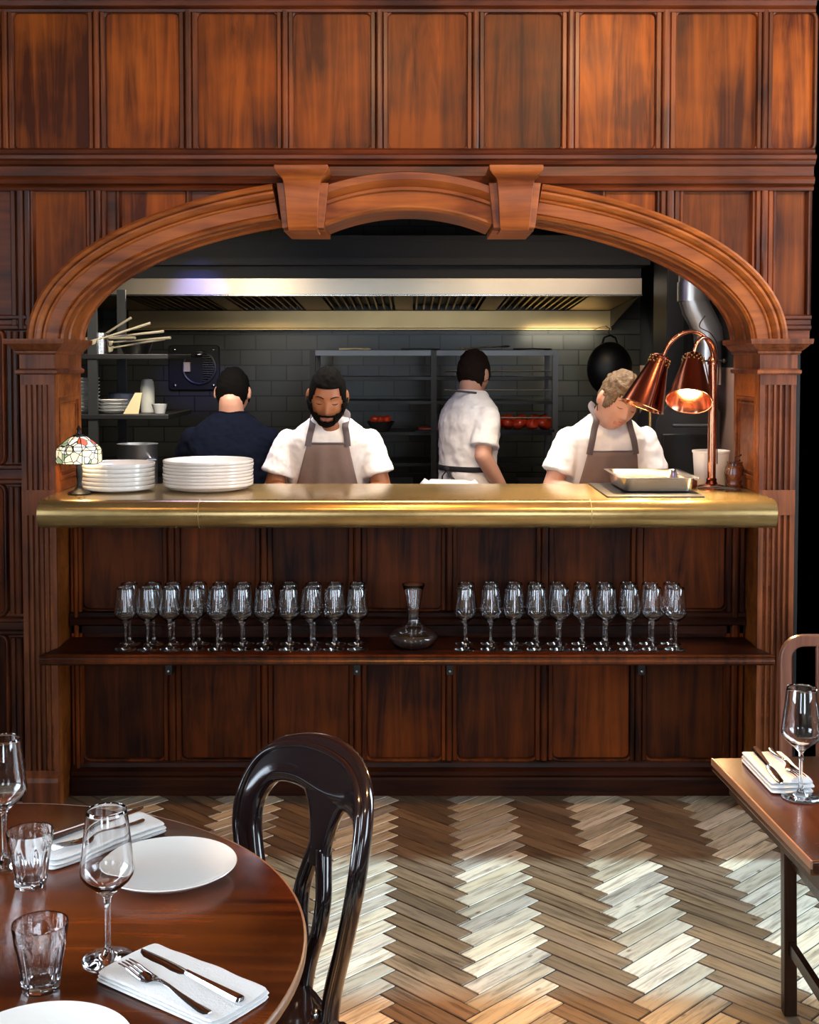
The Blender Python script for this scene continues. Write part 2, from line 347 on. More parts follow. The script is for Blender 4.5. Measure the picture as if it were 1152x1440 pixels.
# parquet floor, one quad-topped board per block
fl = MB(); tones = []; uvs = []; L_, W_ = .304, .0608; g = .0021
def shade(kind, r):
    if kind: b = (.48, .40, .30)  # boards of this direction are paler: their sheen is put into the colour
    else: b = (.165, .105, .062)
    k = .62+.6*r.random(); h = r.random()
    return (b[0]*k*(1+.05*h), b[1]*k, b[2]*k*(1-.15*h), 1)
c45 = cos(R(45))
fr = random.Random(3)
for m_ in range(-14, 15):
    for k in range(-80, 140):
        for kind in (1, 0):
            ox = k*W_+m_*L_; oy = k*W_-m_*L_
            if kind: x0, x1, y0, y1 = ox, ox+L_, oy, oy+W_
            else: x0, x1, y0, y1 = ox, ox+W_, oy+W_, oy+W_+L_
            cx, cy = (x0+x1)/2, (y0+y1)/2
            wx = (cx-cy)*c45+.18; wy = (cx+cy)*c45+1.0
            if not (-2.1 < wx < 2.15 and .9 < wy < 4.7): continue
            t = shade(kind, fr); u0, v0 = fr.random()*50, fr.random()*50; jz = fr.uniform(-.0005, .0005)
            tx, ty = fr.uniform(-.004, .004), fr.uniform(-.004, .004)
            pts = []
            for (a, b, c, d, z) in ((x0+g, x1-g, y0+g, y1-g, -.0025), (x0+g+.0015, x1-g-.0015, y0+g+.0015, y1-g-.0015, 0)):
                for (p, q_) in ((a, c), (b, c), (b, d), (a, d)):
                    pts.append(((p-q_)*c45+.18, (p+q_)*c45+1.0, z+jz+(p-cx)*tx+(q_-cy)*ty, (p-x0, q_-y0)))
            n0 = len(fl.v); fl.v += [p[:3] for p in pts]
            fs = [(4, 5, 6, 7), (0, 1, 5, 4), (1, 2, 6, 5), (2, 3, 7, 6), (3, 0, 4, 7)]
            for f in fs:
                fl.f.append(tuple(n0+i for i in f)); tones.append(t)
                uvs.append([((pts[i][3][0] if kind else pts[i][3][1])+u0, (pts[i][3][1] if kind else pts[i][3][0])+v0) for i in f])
me = bpy.data.meshes.new('floor'); me.from_pydata(fl.v, [], fl.f)
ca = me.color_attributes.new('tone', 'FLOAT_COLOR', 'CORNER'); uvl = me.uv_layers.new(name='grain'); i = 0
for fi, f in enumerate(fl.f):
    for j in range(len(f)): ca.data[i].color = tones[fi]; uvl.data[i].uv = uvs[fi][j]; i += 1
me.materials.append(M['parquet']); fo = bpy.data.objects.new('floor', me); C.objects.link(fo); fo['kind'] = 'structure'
struct('floor', MB().box(XL, XR, YB, 4.79, -.06, -.006).box(1.385, 2.2, 4.79, 6.3, -.06, -.006), plain('subfloor', (.02, .012, .008, 1), .7))
struct('floor', MB().box(-2.5, 1.6, 4.79, 8.2, -.06, 0), M['dark'])
struct('wall_left', MB().box(XL-.1, XL, YB, .6, 0, ZC).box(XL-.1, XL, 1.9, 4.79, 0, ZC).box(XL-.1, XL, .6, 1.9, 0, .9).box(XL-.1, XL, .6, 1.9, 2.8, ZC), M['plaster'])
def wframe(n, x0, x1, y0, y1, z0, z1):
    m_ = (y0+y1)/2
    struct('window_%d' % n, MB().box(x0, x1, y0, y0+.05, z0, z1).box(x0, x1, y1-.05, y1, z0, z1).box(x0, x1, y0, y1, z0, z0+.05).box(x0, x1, y0, y1, z1-.05, z1).box(x0+.01, x1-.01, m_-.012, m_+.012, z0, z1).box(x0+.01, x1-.01, y0, y1, 2.05, 2.075), M['oak_v'])
wframe(4, XL-.07, XL-.03, .6, 1.9, .9, 2.8)  # both near side windows are unseen, added to bring daylight onto the tables
wframe(5, XR+.03, XR+.07, .4, 1.6, .9, 2.8)
# right wall with the window the sun comes through
wy0, wy1, wz0, wz1 = 3.10, 4.05, .86, 3.1
struct('wall_right', MB().box(XR, XR+.12, YB, .4, 0, ZC).box(XR, XR+.12, 1.6, wy0, 0, ZC).box(XR, XR+.12, .4, 1.6, 0, .9).box(XR, XR+.12, .4, 1.6, 2.8, ZC).box(XR, XR+.12, wy1, 6.3, 0, ZC).box(XR, XR+.12, wy0, wy1, 0, wz0).box(XR, XR+.12, wy0, wy1, wz1, ZC), M['plaster'])
wn = struct('window_1', MB().box(XR+.02, XR+.08, wy0, wy0+.04, wz0, wz1).box(XR+.02, XR+.08, wy1-.04, wy1, wz0, wz1).box(XR+.02, XR+.08, wy0, wy1, wz0, wz0+.04).box(XR+.02, XR+.08, wy0, wy1, wz1-.04, wz1), M['oak_v'])
# rear wall with two tall windows
rw = MB(); 
for a, b, hole in ((XL, -1.75, 0), (-1.75, -.85, 1), (-.85, .55, 0), (.55, 1.45, 1), (1.45, XR, 0)):
    if hole: rw.box(a, b, YB-.1, YB, 0, .7).box(a, b, YB-.1, YB, 2.8, ZC)
    else: rw.box(a, b, YB-.1, YB, 0, ZC)
struct('wall_rear', rw, M['plaster'])
for i, (a, b) in enumerate(((-1.75, -.85), (.55, 1.45))):
    m_ = (a+b)/2
    struct('window_%d' % (i+2), MB().box(a, a+.05, YB-.07, YB-.03, .7, 2.8).box(b-.05, b, YB-.07, YB-.03, .7, 2.8).box(a, b, YB-.07, YB-.03, .7, .75).box(a, b, YB-.07, YB-.03, 2.75, 2.8)
           .box(m_-.012, m_+.012, YB-.06, YB-.04, .7, 2.8).box(a, b, YB-.06, YB-.04, 1.9, 1.925), M['oak_v'])
struct('ceiling', MB().box(XL, XR, YB, 6.3, ZC, ZC+.1), M['ceil'])
# dark passage right of the arch
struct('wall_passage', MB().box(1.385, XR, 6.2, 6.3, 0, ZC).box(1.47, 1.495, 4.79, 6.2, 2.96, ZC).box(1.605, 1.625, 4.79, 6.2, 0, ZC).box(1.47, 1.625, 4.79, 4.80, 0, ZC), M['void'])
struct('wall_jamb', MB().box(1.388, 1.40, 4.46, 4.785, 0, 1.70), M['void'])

# ------------------------------------------------------------------ wall panelling
def panel(x0, x1, z0, z1, y, mat, matm, rt=.022, parent=wall):
    r = min(rt, .3*(x1-x0))
    pn = MB().prism(rrect(x0, x1, z0, z1, r), 'y', y-.002, y+.004).build('panel', mat, parent)
    pm = MB().sweep_xz(rrect(x0, x1, z0, z1, r), [(-.002, 0), (-.002, .013), (-.006, .018), (-.012, .018), (-.016, .012), (-.018, .006), (-.018, 0)], y, closed=True).build('panel_moulding', matm, pn, smooth=True, auto=60)
    return pn
def stile(x0, x1, z0, z1, y, mat, parent=wall, t=.022):
    w_ = x1-x0; a = x0; b = x1; d = y-t
    pf = [(a, y), (a, d+.004), (a+.05*w_, d), (a+.24*w_, d), (a+.29*w_, d+.007), (a+.34*w_, d-.004), (a+.42*w_, d-.007), (a+.58*w_, d-.007), (a+.66*w_, d-.004), (a+.71*w_, d+.007), (a+.76*w_, d), (a+.95*w_, d), (b, d+.004), (b, y)]
    return MB().prism(pf, 'z', z0, z1).build('stile', mat, parent)
PX = [(-1.435, -1.168), (-1.101, -.839), (-.767, -.484), (-.419, -.144), (-.075, .206), (.275, .550), (.620, .890), (.970, 1.258), (1.320, 1.466)]
YU = 4.58
for a, b in [(-2.13, -1.86), (-1.78, -1.50)]+PX:
    panel(a, b, 2.405, 2.893, YU, M['oak'], M['oak_v'])
sx = [(-1.50, -1.435)]+[(PX[i][1], PX[i+1][0]) for i in range(8)]
for a, b in sx: stile(a+.003, b-.003, 2.395, 2.90, YU, M['oak_v'])
# rails: (z, y) profiles run along x
def rail(name, prof, x0, x1, mat, parent=wall): return MB().prism([(YU-q, z) for q, z in prof] if 0 else [(YU-q, z) for q, z in prof], 'x', x0, x1).build(name, mat, parent)
up = [(0, 2.252), (.030, 2.252), (.034, 2.262), (.026, 2.270), (.040, 2.276), (.046, 2.290), (.040, 2.300), (.030, 2.304), (.030, 2.338), (.046, 2.344), (.052, 2.356), (.060, 2.362), (.062, 2.374), (.052, 2.380), (.040, 2.386), (.044, 2.396), (.030, 2.404), (0, 2.406)]
rail('frieze_rail', up, XL, 1.468, M['oak_h'])
tp = [(0, 2.893), (.026, 2.893), (.028, 2.902), (.022, 2.908), (.034, 2.914), (.040, 2.930), (.052, 2.936), (.056, 2.955), (.040, 2.962), (.040, 3.1), (0, 3.1)]
rail('top_rail', tp, XL, 1.468, M['oak_h'])
for a, b in [(-2.1, -1.8), (-1.74, -1.44)]+PX: panel(a, min(b, 1.46), 3.13, 3.36, YU, M['oak'], M['oak_v'])
# spandrel panels between arch and frieze
def ztop(x):
    u = abs(x-XC)/1.31
    return SPR+.55*sqrt(max(0, 1-u*u)) if u < 1 else 0
SP = [(-1.78, -1.52), (-1.385, -1.165), (-1.07, -.80), (.70, .915), (.985, 1.262), (1.325, 1.466)]
for a, b in SP:
    zb = 1.80 if abs((a+b)/2) > 1.3 or a < -1.3 else max(1.80, min(ztop(a), ztop(b)))
    bot = [(a+(b-a)*i/12, max(1.80, (ztop(a+(b-a)*i/12)-.02) if abs(a+(b-a)*i/12-XC) < 1.31 else 0)) for i in range(13)]
    pl_ = [(a, 2.25)]+bot+[(b, 2.25)]; pl_ = [(x, z) for x, z in reversed(pl_)]
    pn = MB().prism(pl_, 'y', YU-.002, YU+.004).build('panel', M['oak'], wall)
    for (xa, sg_) in ((a, 1), (b, -1)):
        zb_ = bot[0][1] if sg_ > 0 else bot[-1][1]
        MB().prism([(xa-.003*sg_, YU), (xa-.003*sg_, YU-.012), (xa+.005*sg_, YU-.018), (xa+.011*sg_, YU-.018), (xa+.018*sg_, YU-.006), (xa+.018*sg_, YU)], 'z', zb_, 2.252).build('panel_moulding', M['oak_v'], pn)
for a, b in ((-1.455, -1.385), (-1.165, -1.105), (.915, .985), (1.262, 1.325)):
    stile(a, b, max(1.75, min(ztop(a), ztop(b))-.03), 2.252, YU, M['oak_v'])
lr = lambda z0, z1: [(0, z0), (.020, z0), (.026, z0+.006), (.026, z0+.016), (.018, z0+.022), (.018, z1-.02), (.028, z1-.014), (.028, z1-.004), (.02, z1), (0, z1)]
for z0, z1 in ((1.745, 1.802), (1.179, 1.253), (.62, .687)):
    rail('wall_rail', lr(z0, z1), XL, -1.40, M['oak_h'])
rail('wall_rail', lr(1.745, 1.802), 1.33, 1.468, M['oak_h'])
for z0, z1 in ((1.26, 1.74), (.70, 1.17), (.16, .61)):
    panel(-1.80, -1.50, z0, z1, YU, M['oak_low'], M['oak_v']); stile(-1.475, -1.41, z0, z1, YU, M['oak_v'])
MB().prism([(YU, 0), (YU-.03, 0), (YU-.03, .11), (YU-.018, .13), (YU, .135)], 'x', XL, -1.40).build('skirting', M['oak_low_h'], wall)

# low wall under the pass
YW = 4.65
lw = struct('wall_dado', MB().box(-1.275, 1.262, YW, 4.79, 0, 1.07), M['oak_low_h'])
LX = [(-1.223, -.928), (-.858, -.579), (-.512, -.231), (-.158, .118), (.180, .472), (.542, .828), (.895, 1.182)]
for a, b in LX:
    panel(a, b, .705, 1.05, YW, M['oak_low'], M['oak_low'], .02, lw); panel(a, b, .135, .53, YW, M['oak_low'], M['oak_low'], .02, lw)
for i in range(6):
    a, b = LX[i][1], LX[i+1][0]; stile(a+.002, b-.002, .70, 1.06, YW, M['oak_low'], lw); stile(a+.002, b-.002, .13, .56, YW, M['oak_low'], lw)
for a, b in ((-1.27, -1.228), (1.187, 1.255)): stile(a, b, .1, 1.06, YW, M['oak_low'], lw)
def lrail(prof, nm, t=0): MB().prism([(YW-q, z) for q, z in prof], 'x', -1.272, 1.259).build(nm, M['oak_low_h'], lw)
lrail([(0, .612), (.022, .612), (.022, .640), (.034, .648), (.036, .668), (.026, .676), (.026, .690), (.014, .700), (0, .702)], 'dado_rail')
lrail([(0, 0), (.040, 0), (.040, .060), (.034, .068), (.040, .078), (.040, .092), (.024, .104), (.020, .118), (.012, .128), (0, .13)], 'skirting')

# ------------------------------------------------------------------ carved arch surround
arch = thing('arch_surround', 'broad carved oak arch with moulded bands framing the kitchen pass', 'arch', (XC, 4.5, 0))
AO = (XC, 4.5, 0)
# profile: n outward from the inner edge, b towards the room, from the soffit's back edge round to the outer edge
prof = [(0.0, -.31), (0.0, -.262), (-.006, -.258), (-.006, -.248), (.002, -.242), (.002, -.10), (-.006, -.094), (-.006, -.084), (0, -.078), (0, -.02), (-.004, -.012), (-.004, .002), (.004, .012), (.010, .008), (.014, .016), (.052, .022), (.056, .030), (.062, .032), (.066, .024), (.072, .036), (.082, .044), (.090, .044), (.093, .036), (.098, .048), (.108, .052), (.116, .048), (.118, .034), (.118, -.09), (.118, -.31)]
def arc_part(t0, t1, nm):
    p = ell(1.245, .482, SPR, 60, t0, t1)
    return MB().sweep_xz([(x, z) for x, z in reversed(p)], prof, 4.5).build(nm, M['carved'], arch, smooth=True, auto=28, off=AO)
arc_part(0, 68.2, 'arch_segment'); arc_part(111.8, 180, 'arch_segment')
# raised crown between the keystones
sg, ch = .060, .30; Rr = (ch*ch+sg*sg)/(2*sg); ph = math.asin(ch/Rr)
cr_path = [(XC+Rr*sin(-ph+2*ph*i/24), 2.178-Rr+Rr*cos(-ph+2*ph*i/24)) for i in range(25)]
prof2 = [(0.0, -.31), (0.0, -.04), (-.004, -.03), (-.004, .01), (.004, .02), (.012, .018), (.060, .030), (.064, .044), (.074, .046), (.076, .038), (.100, .056), (.124, .058), (.128, .044), (.128, -.09), (.128, -.31)]
MB().sweep_xz(cr_path, prof2, 4.5).build('arch_crown', M['carved'], arch, smooth=True, auto=28, off=AO)
# keystone corbels
for kx in (-.378, .372):
    cxk = kx
    mb = MB()
    def sec(z, hw, f, b=4.60): return [(cxk-hw, b, z), (cxk+hw, b, z), (cxk+hw, f, z), (cxk-hw, f, z)]
    mb.loft([sec(2.095, .050, 4.425), (sec(2.110, .053, 4.418)), sec(2.16, .056, 4.402), sec(2.22, .060, 4.395), sec(2.262, .065, 4.392), sec(2.272, .068, 4.386), sec(2.285, .082, 4.372), sec(2.297, .092, 4.362), sec(2.306, .094, 4.360), sec(2.316, .094, 4.360)])
    ks = mb.build('keystone', M['carved'], arch, off=AO, bevel=.002)
    for s_ in (-1, 1):
        fl_ = MB(); fl_.loft([[(cxk+s_*(.047), 4.60, 2.105), (cxk+s_*.074, 4.60, 2.105), (cxk+s_*.074, 4.442, 2.105), (cxk+s_*.047, 4.435, 2.105)],
                  [(cxk+s_*(.060), 4.60, 2.262), (cxk+s_*.092, 4.60, 2.262), (cxk+s_*.092, 4.425, 2.262), (cxk+s_*.060, 4.42, 2.262)]]).build('side_block', M['carved'], ks, off=AO, bevel=.002)

    MB().box(cxk-.074, cxk+.074, 4.50, 4.81, 2.10, 2.27).build('keystone_back', M['carved'], arch, off=AO)

# ------------------------------------------------------------------ fluted pilasters
def pilaster(x0, x1, side):
    """x0 outer edge, x1 inner (opening) edge; side -1 left, +1 right"""
    b = (min(x0, x1), 4.45, 0); a, c = min(x0, x1), max(x0, x1)
    nm = 'left' if side < 0 else 'right'
    t = thing('fluted_pilaster', 'tall fluted oak pilaster carrying the %s end of the arch' % nm, 'pilaster', b)
    inn = x1; yb = 4.81
    # shaft front with flutes
    w_ = c-a; pf = [(a, 4.462), (a, 4.45)]
    nf = 5; m_ = .014; fw = (w_-2*m_)/nf
    for k in range(nf):
        f0 = a+m_+k*fw
        pf.append((f0+.004, 4.45))
        for j in range(7): pf.append((f0+fw/2-(fw/2-.004)*cos(pi*j/6), 4.45+.013*sin(pi*j/6)))
        pf.append((f0+fw-.004, 4.45))
    pf += [(c, 4.45), (c, 4.462)]
    dd = []
    for p in pf:
        if not dd or hypot(dd[-1][0]-p[0], dd[-1][1]-p[1]) > 1e-5: dd.append(p)
    MB().prism(dd, 'z', 1.17, 1.548).build('fluted_shaft', M['pil'], t, off=b)
    MB().prism(dd, 'z', .15, 1.08).build('fluted_shaft', M['pil'], t, off=b)
    MB().box(a, c, 4.448, 4.462, 1.08, 1.17).build('shaft_block', M['pil'], t, off=b)
    MB().box(a, c, 4.448, 4.462, 1.548, 1.587).build('shaft_block', M['pil'], t, off=b)
    MB().box(a+(.0 if side < 0 else .013), c-(.013 if side < 0 else 0), 4.463, 4.578, 0, 1.60).build('core', M['pil'], t, off=b)
    MB().prism([(4.4625, 0), (4.432, 0), (4.432, .11), (4.438, .125), (4.448, .135), (4.448, .15), (4.4625, .15)], 'x', a-.008, c).build('pilaster_base', M['pil'], t, off=b)
    # jamb lining with a sunk panel facing the opening
    s_ = side; j0 = inn; j1 = inn+s_*.05
    MB().box(min(j0+s_*.008, j1), max(j0+s_*.008, j1), 4.46, yb, 0, 1.60).build('jamb_lining', M['carved'], t, off=b)
    jm = MB()
    for (y0_, y1_, z0_, z1_) in ((4.4625, 4.505, 0, 1.60), (4.775, yb, 0, 1.60), (4.505, 4.775, 1.50, 1.60), (4.505, 4.775, 1.158, 1.20)):
        jm.box(min(j0, j0+s_*.009), max(j0, j0+s_*.009), y0_, y1_, z0_, z1_)
    jf = jm.build('jamb_frame', M['carved'], t, off=b, bevel=.002)
    pr_ = [(4.505+.27*0, 1.20), (4.505, 1.50), (4.775, 1.50), (4.775, 1.20)]
    mm = MB()
    for k, (d0, d1, h) in enumerate(((0, .012, -.003), (.020, .028, .003))):
        o0 = [(4.505+d0, 1.20+d0), (4.775-d0, 1.20+d0), (4.775-d0, 1.50-d0), (4.505+d0, 1.50-d0)]
        o1 = [(4.505+d1, 1.20+d1), (4.775-d1, 1.20+d1), (4.775-d1, 1.50-d1), (4.505+d1, 1.50-d1)]
        rings = []
        for i in range(4):
            rings.append([(j0+s_*h, o0[i][0], o0[i][1]), (j0+s_*h, o1[i][0], o1[i][1]), (j0+s_*.010, o1[i][0], o1[i][1]), (j0+s_*.010, o0[i][0], o0[i][1])])
        mm.loft(rings, closed=True)
    mm.build('jamb_moulding', M['carved'], jf, off=b)
    # capital: necking and moulded abacus following front and inner return
    def ringband(z0, z1, e0, e1, nb):
        rr = []
        for z, e in ((z0, e0), (z1, e1)):
            xo = x0-(-1 if side < 0 else 1)*0; lo = (a-e); hi = (c+e)
            if side < 0: rr.append([(lo, 4.58, z), (lo, 4.45-e, z), (hi-.04*0, 4.45-e, z), (hi, yb, z), (a, yb, z), (a, 4.58, z)])
            else: rr.append([(hi, 4.58, z), (hi, 4.45-e, z), (lo, 4.45-e, z), (lo, yb, z), (c, yb, z), (c, 4.58, z)])
        nb.loft(rr)
    nk = MB(); ringband(1.585, 1.590, .008, .014, nk); ringband(1.590, 1.600, .014, .014, nk); ringband(1.600, 1.606, .014, .004, nk)
    nk.build('necking', M['pil'], t, off=b)
    fz = MB(); ringband(1.604, 1.656, .002, .002, fz); fz.build('capital_frieze', M['pil'], t, off=b)
    ab = MB()
    steps = [(1.656, .006), (1.662, .012), (1.668, .012), (1.674, .020), (1.684, .030), (1.692, .036), (1.694, .044), (1.706, .046), (1.712, .046)]
    for (z0_, e0_), (z1_, e1_) in zip(steps[:-1], steps[1:]): ringband(z0_, z1_, e0_, e1_, ab)
    ab.build('abacus', M['pil'], t, off=b)
pilaster(-1.392, -1.270, -1)
pilaster(1.384, 1.254, 1)

# ------------------------------------------------------------------ brass pass counter and glass shelf
ct = thing('pass_counter', 'long polished aged-brass counter with rounded nose under the arch', 'counter', (XC, 4.55, 1.06))
nose = [(4.80, 1.158)]+[(4.262-.05*sin(R(180*i/12)), 1.109+.0495*cos(R(180*i/12))) for i in range(13)]+[(4.80, 1.0595)]
cb_ = MB().prism(nose, 'x', -1.269, 1.2535)
co = cb_.build('counter_top', M['brass'], ct, off=(XC, 4.55, 1.06), smooth=True, auto=50)
for x in (-.72, .62): MB().prism([(y-.0008 if y < 4.3 else y, z) for y, z in nose[1:-1]], 'x', x-.0012, x+.0012).build('seam', plain('solder_seam', (.55, .42, .2, 1), .4, 1), co, off=(XC, 4.55, 1.06))
sh = thing('glass_shelf', 'long narrow dark oak shelf below the brass counter holding wine glasses', 'shelf', (XC, 4.5, .56))
so = (XC, 4.5, .56)
shp = [(-1.30, 4.34), (1.282, 4.34), (1.258, 4.44), (1.253, 4.44), (1.253, 4.62), (-1.268, 4.62), (-1.268, 4.44), (-1.275, 4.44)]
sb = MB().prism([(x, y) for x, y in shp], 'z', .562, .600).build('shelf_board', M['oak_low_h'], sh, off=so, bevel=.004)
MB().prism([(4.34, .566), (4.330, .570), (4.328, .578), (4.334, .584), (4.334, .590), (4.328, .596), (4.34, .600)], 'x', -1.302, 1.284).build('shelf_nosing', M['oak_v'], sh, off=so, smooth=True)
for px_ in (-.893, -.195, .150, .86):
    bk = MB().box(px_-.014, px_+.014, 4.56, 4.625, .470, .562).build('bracket', M['black'], sh, off=so, bevel=.003)
    MB().ball((px_, 4.556, .487), (.006, .003, .006), 8, 6).build('screw', M['steel'], bk, off=so)
# ------------------------------------------------------------------ glassware
def glass_prof(h=.224, rb=.0395, rr=.029, bz=.128, foot=.0375):
    """outer then inner profile of a stemmed glass with an angular bowl"""
    o = [(.0005, 0), (foot-.002, 0), (foot, .0012), (foot-.001, .0026), (.022, .0048), (.010, .009), (.0055, .017), (.0040, .030), (.0038, .075), (.0048, .092), (.010, .099),
         (.022, .109), (.033, .119), (.0385, bz), (rb, bz+.006), (.0388, bz+.014), (.0345, bz+.050), (rr+.0012, h-.006), (rr, h-.0008), (rr-.0005, h)]
    i = [(rr-.0011, h-.0006), (rr+.0002, h-.006), (.0334, bz+.050), (.0377, bz+.014), (.0384, bz+.006), (.0374, bz+.001), (.0318, .1205), (.021, .1115), (.010, .1045), (.0005, .1025)]
    return o+i
def wine_glass(label, loc, cat='wine glass', group=None, seg=40):
    o = MB().lathe(glass_prof(), seg=seg).build('wine_glass', M['glass'], smooth=True, auto=80)
    o.location = loc; tag(o, label, cat, group); return o
src = None
GF = [-1.0235+1*0 for _ in range(0)]
def px2x(px, Y): return (px-576)/1750*Y*1.012
left_px = [178, 209, 240, 273, 307, 341, 373, 407, 438, 470, 503]
right_px = [654, 690, 722, 755, 787, 819, 852, 885, 917, 949]
for gi, (nm, pxs) in enumerate((('left', left_px), ('right', right_px))):
    for row, Y in (('front', 4.415), ('back', 4.503)):
        for i, p in enumerate(pxs):
            x = px2x(p, 4.415)+(0 if row == 'front' else (.005 if nm == 'right' else .0)+rnd.uniform(-.006, .006))
            lab = 'stemmed wine glass on the shelf, %s group, %s row, %s from the left' % (nm, row, ordn(i))
            if src is None: src = wine_glass(lab, (x, Y, .6005), group='wine glasses lined up on the shelf'); o = src
            else:
                o = src.copy(); C.objects.link(o); o['label'] = lab; o.location = (x, Y, .6005)
            o.rotation_euler = (0, 0, rnd.random()*6)
dp = [(.0005, 0), (.052, 0), (.066, .004), (.078, .018), (.0905, .034), (.0925, .041), (.090, .048), (.072, .062), (.048, .074), (.030, .084), (.0225, .096), (.0205, .112), (.023, .14), (.029, .175), (.036, .212), (.0415, .2285), (.0415, .230)]
di = [(.039, .229), (.0335, .21), (.0268, .175), (.0208, .14), (.0183, .112), (.0203, .096), (.028, .0825), (.047, .0715), (.071, .0595), (.0878, .0465), (.0895, .041), (.088, .0355), (.076, .0205), (.064, .007), (.050, .004), (.0005, .004)]
o = MB().lathe(dp+di, seg=56).build('decanter', M['glass'], smooth=True, auto=70); o.location = (.014, 4.45, .6005)
tag(o, 'wide-based clear glass decanter with flared neck between the two groups of glasses', 'decanter')

def tumbler(label, loc, rz=0):
    seg = 72; nf = 9
    def ring(r, z, fac):
        out = []
        for j in range(seg):
            a = 2*pi*j/seg; m_ = (a % (2*pi/nf))-pi/nf
            poly_ = r*cos(pi/nf)/cos(m_); rr = r*(1-fac)+poly_*fac*1.0
            # arched top of the facets
            out.append((rr*cos(a), rr*sin(a), z))
        return out
    mb = MB()
    rings = [ring(.0005, 0, 0), ring(.0245, 0, 1), ring(.0262, .003, 1.0), ring(.0275, .012, 1), ring(.0312, .040, 1), ring(.0345, .060, .9), ring(.0362, .070, .3), ring(.0372, .078, 0), ring(.0388, .0915, 0), ring(.0385, .0935, 0),
             ring(.0372, .0925, 0), ring(.0355, .078, 0), ring(.0325, .060, 0), ring(.0285, .040, 0), ring(.0245, .016, 0), ring(.020, .011, 0), ring(.0005, .010, 0)]
    mb.loft(rings)
    o = mb.build('tumbler', M['glass'], smooth=True, auto=25); o.location = loc; o.rotation_euler = (0, 0, rz); tag(o, label, 'glass', 'faceted tumblers on the round table'); return o

# ------------------------------------------------------------------ plates
def plate_prof(r, h=.022):
    return [(.0005, 0), (r*.58, 0), (r*.60, .0008), (r*.62, .003), (r*.80, h*.30), (r*.95, h*.78), (r*.995, h*.97), (r, h), (r*.99, h+.0014), (r*.97, h*.99), (r*.93, h*.88), (r*.80, h*.48), (r*.64, .0065), (r*.55, .0045), (.0005, .004)]
def stack_prof(r, h, sd):
    return [(.0005, 0), (r*.68, 0), (r*.72, .001), (r*.90, (h-sd)*.6), (r*.985, h-sd-.0012), (r, h-sd+.001), (r, h-.001), (r*.994, h), (r*.982, h-.0005), (r*.965, h-.004), (r*.90, .0095), (r*.75, .0055), (.0005, .0045)]
def plate(name, label, loc, r, cat='plate', group=None, h=.022, seg=72, mat=None):
    o = MB().lathe(plate_prof(r, h), seg=seg).build(name, mat or M['china'], smooth=True, auto=60); o.location = loc; tag(o, label, cat, group); return o
for nm, (cx, cy, r, n, st, hh) in {'smaller left': (-1.068, 4.545, .133, 6, .0155, .026), 'larger right': (-.742, 4.575, .165, 8, .0118, .030)}.items():
    s0 = None; tot = n
    for i in range(n):
        pos = 'topmost' if i == n-1 else ('bottom one' if i == 0 else '%s from bottom' % ordn(i))
        lab = 'white dinner plate on the counter, %s of the %s stack' % (pos, nm)
        loc = (cx+rnd.uniform(-.0015, .0015), cy+rnd.uniform(-.0015, .0015), 1.1585+i*st)
        if s0 is None: s0 = MB().lathe(stack_prof(r, hh, st-.0017), seg=80).build('dinner_plate', M['china'], smooth=True, auto=60); s0.location = loc; tag(s0, lab, 'plate', 'plates in the %s stack' % nm); o = s0
        else: o = s0.copy(); C.objects.link(o); o['label'] = lab; o.location = loc

# ------------------------------------------------------------------ round table
TX, TY, TR, TZ = -.778, 1.815, .622, .76
rt = thing('round_table', 'round glossy mahogany dining table with pale worn edge', 'table', (TX, TY, 0))
tpm = MB().lathe([(.001, .742), (TR-.02, .742), (TR-.006, .744), (TR-.001, .749), (TR, .753), (TR-.0015, .7585), (TR-.006, .760), (.001, .760)], seg=120).build('tabletop', M['mahog'], rt, smooth=True, auto=50)
MB().lathe([(TR-.004, .7415), (TR+.0012, .7455), (TR+.0018, .7525), (TR+.0004, .7585), (TR-.003, .7597), (TR-.006, .7550), (TR-.008, .745)], seg=120, closed=True).build('worn_edge', M['edge'], tpm, smooth=True, auto=60)
MB().lathe([(TR-.10, .742), (TR-.10, .67), (TR-.12, .67), (TR-.12, .742)], seg=80, closed=True).build('apron', M['tabledark'], rt, smooth=True)
MB().lathe([(.001, .742), (.10, .742), (.09, .72), (.05, .70), (.045, .60), (.065, .50), (.075, .40), (.05, .30), (.06, .24), (.08, .20), (.08, .14), (.001, .12)], seg=40).build('pedestal', M['tabledark'], rt, smooth=True)
for k in range(4):
    a = R(45+90*k); pp = [(.05+.38*t, .20-.17*t+.06*sin(pi*t)) for t in [i/8 for i in range(9)]]
    MB().tube([(x*cos(a), x*sin(a), z) for x, z in pp], [.035-.014*i/8 for i in range(9)], 10).build('foot', M['tabledark'], rt, smooth=True)

